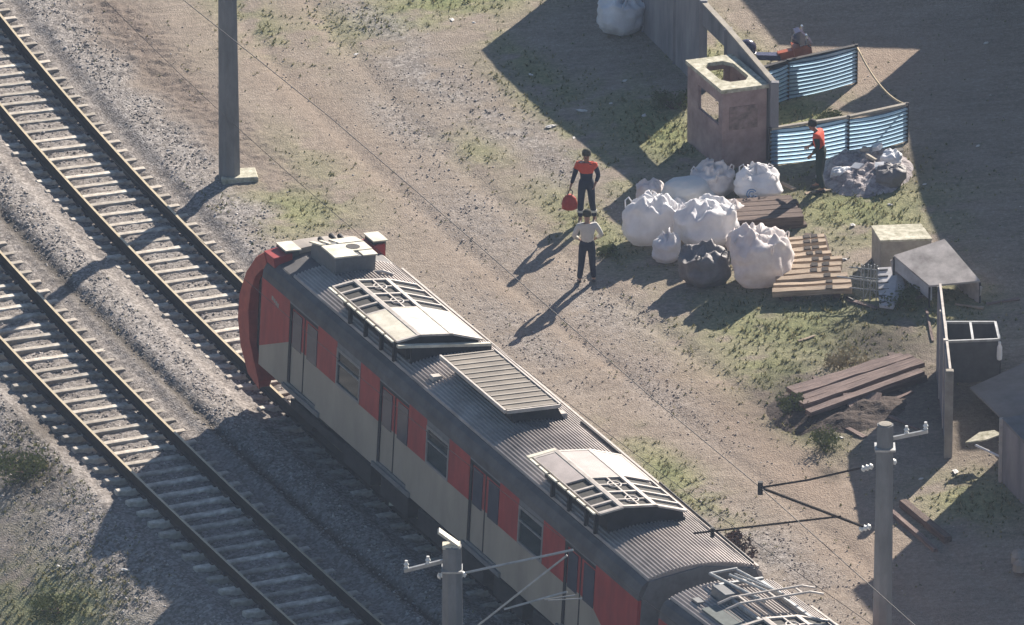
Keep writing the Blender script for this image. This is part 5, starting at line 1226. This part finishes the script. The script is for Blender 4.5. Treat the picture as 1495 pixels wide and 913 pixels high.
# worker in the red top looking down to the left
j = dict(base); j.update(chest=(0, .06, 1.26), neck=(0, .12, 1.43), head=(0, .22, 1.55), lsh=(-.18, .07, 1.36), rsh=(.18, .07, 1.36), lel=(-.22, .02, 1.1), rel=(.22, .1, 1.1), lwr=(-.2, .17, .92), rwr=(.18, .3, .98), lan=(-.13, -.08, .09), ran=(.13, .1, .09))
_VD = .30
tr_, J = person('person in a red top and dark trousers, head bent, beside the longer striped screen', g(1198, 279), R(75), j, M['bottle'], M['bottle'], M['hair'], M['skin'], ('long',))
V2 = [(*(J['chest']-Vector((0, .03, .28))), (.176, .130)), (*(J['chest']+Vector((0, 0, .06))), (.172, .125)), (*(J['neck']-Vector((0, .0, .04))), .074)]; E2 = [(0, 1), (1, 2)]
for s in ('l', 'r'): b0_ = len(V2); V2 += [(*J[s+'sh'], .080), (*J[s+'sh'].lerp(J[s+'el'], .5), .066)]; E2 += [(1, b0_), (b0_, b0_+1)]
skin('vest', V2, E2, M['vest'], tr_, 2)

# ------------------------------------------------------------------ buildings outside the frame whose shade falls into the yard
def house(label, shade, rest, hgt):
    """shade: ground pixels where the roof corners' shadows land; rest: extra ground pixels of the far side of the footprint"""
    P_ = []
    for px, py in shade+rest:
        q = g(px, py); L = (hgt)/SV.z; P_.append(Vector((q.x, q.y, 0))+Vector((SV.x, SV.y, 0))*L*((hgt-q.z)/hgt))
    ar = sum(P_[i].x*P_[(i+1) % len(P_)].y-P_[(i+1) % len(P_)].x*P_[i].y for i in range(len(P_)))
    if ar < 0: P_ = P_[::-1]
    c = sum(P_, Vector())/len(P_); t = empty('building', (0, 0, 0), 0, label, 'building')
    Q = [c+(p-c)*.97 for p in P_]; mb = MB(); mb.prism(Q, -1, hgt-.2); mb.build('wall', M['plaster'], t)
    rb2 = MB(); rb2.prism(P_, hgt-.198, hgt); rb2.build('roof', M['roofshed'], t)
    wn = MB()
    for i in range(len(Q)):
        a, b_ = Q[i], Q[(i+1) % len(Q)]; d = b_-a; L = d.length
        if L < 2.5: continue
        d.normalize(); n_ = Vector((d.y, -d.x, 0))
        for k in range(int(L//2.5)):
            p = a+d*(1.25+k*2.5)+n_*.01; wn.hexa([p-d*.5-n_*.03+Vector((0, 0, 1.4)), p+d*.5-n_*.03+Vector((0, 0, 1.4)), p+d*.5+n_*.03+Vector((0, 0, 1.4)), p-d*.5+n_*.03+Vector((0, 0, 1.4)), p-d*.5-n_*.03+Vector((0, 0, 2.6)), p+d*.5-n_*.03+Vector((0, 0, 2.6)), p+d*.5+n_*.03+Vector((0, 0, 2.6)), p-d*.5+n_*.03+Vector((0, 0, 2.6))])
    if wn.v: wn.build('window', M['glass'], t)
    return t
house('plain building beyond the top photo edge, behind the motorcycle', [(1022, -70), (1136, 66), (1350, 73)], [(1500, -60), (1300, -260)], 5.2)
house('plain building beyond the right photo edge, shading the yard', [(1222, 163), (1322, 182), (1343, 290), (1366, 345), (1392, 400), (1390, 520), (1400, 658)], [(1900, 640), (1900, 60), (1500, 20)], 5.5)
house('plain building beyond the lower right photo edge', [(1243, 862), (1300, 925), (1480, 1110)], [(1800, 1110), (1620, 880)], 5.0)

# ------------------------------------------------------------------ air between the helicopter and the ground
hm_ = MB(); hm_.box(-60, 60, -DIST-20, 90, -4.0, 90)
hz = hm_.build('haze', M['grey']); tag(hz, 'pale air between the camera and the yard', None, kind='stuff')
vm = bpy.data.materials.new('haze_air'); vm.use_nodes = True; vn = vm.node_tree; vn.nodes.remove(vn.nodes['Principled BSDF'])
pv = vn.nodes.new('ShaderNodeVolumePrincipled'); pv.inputs['Color'].default_value = (.58, .74, 1, 1); pv.inputs['Density'].default_value = HAZE
pv.inputs['Anisotropy'].default_value = 0.2
vn.links.new(pv.outputs[0], vn.nodes['Material Output'].inputs['Volume']); hz.data.materials.clear(); hz.data.materials.append(vm)
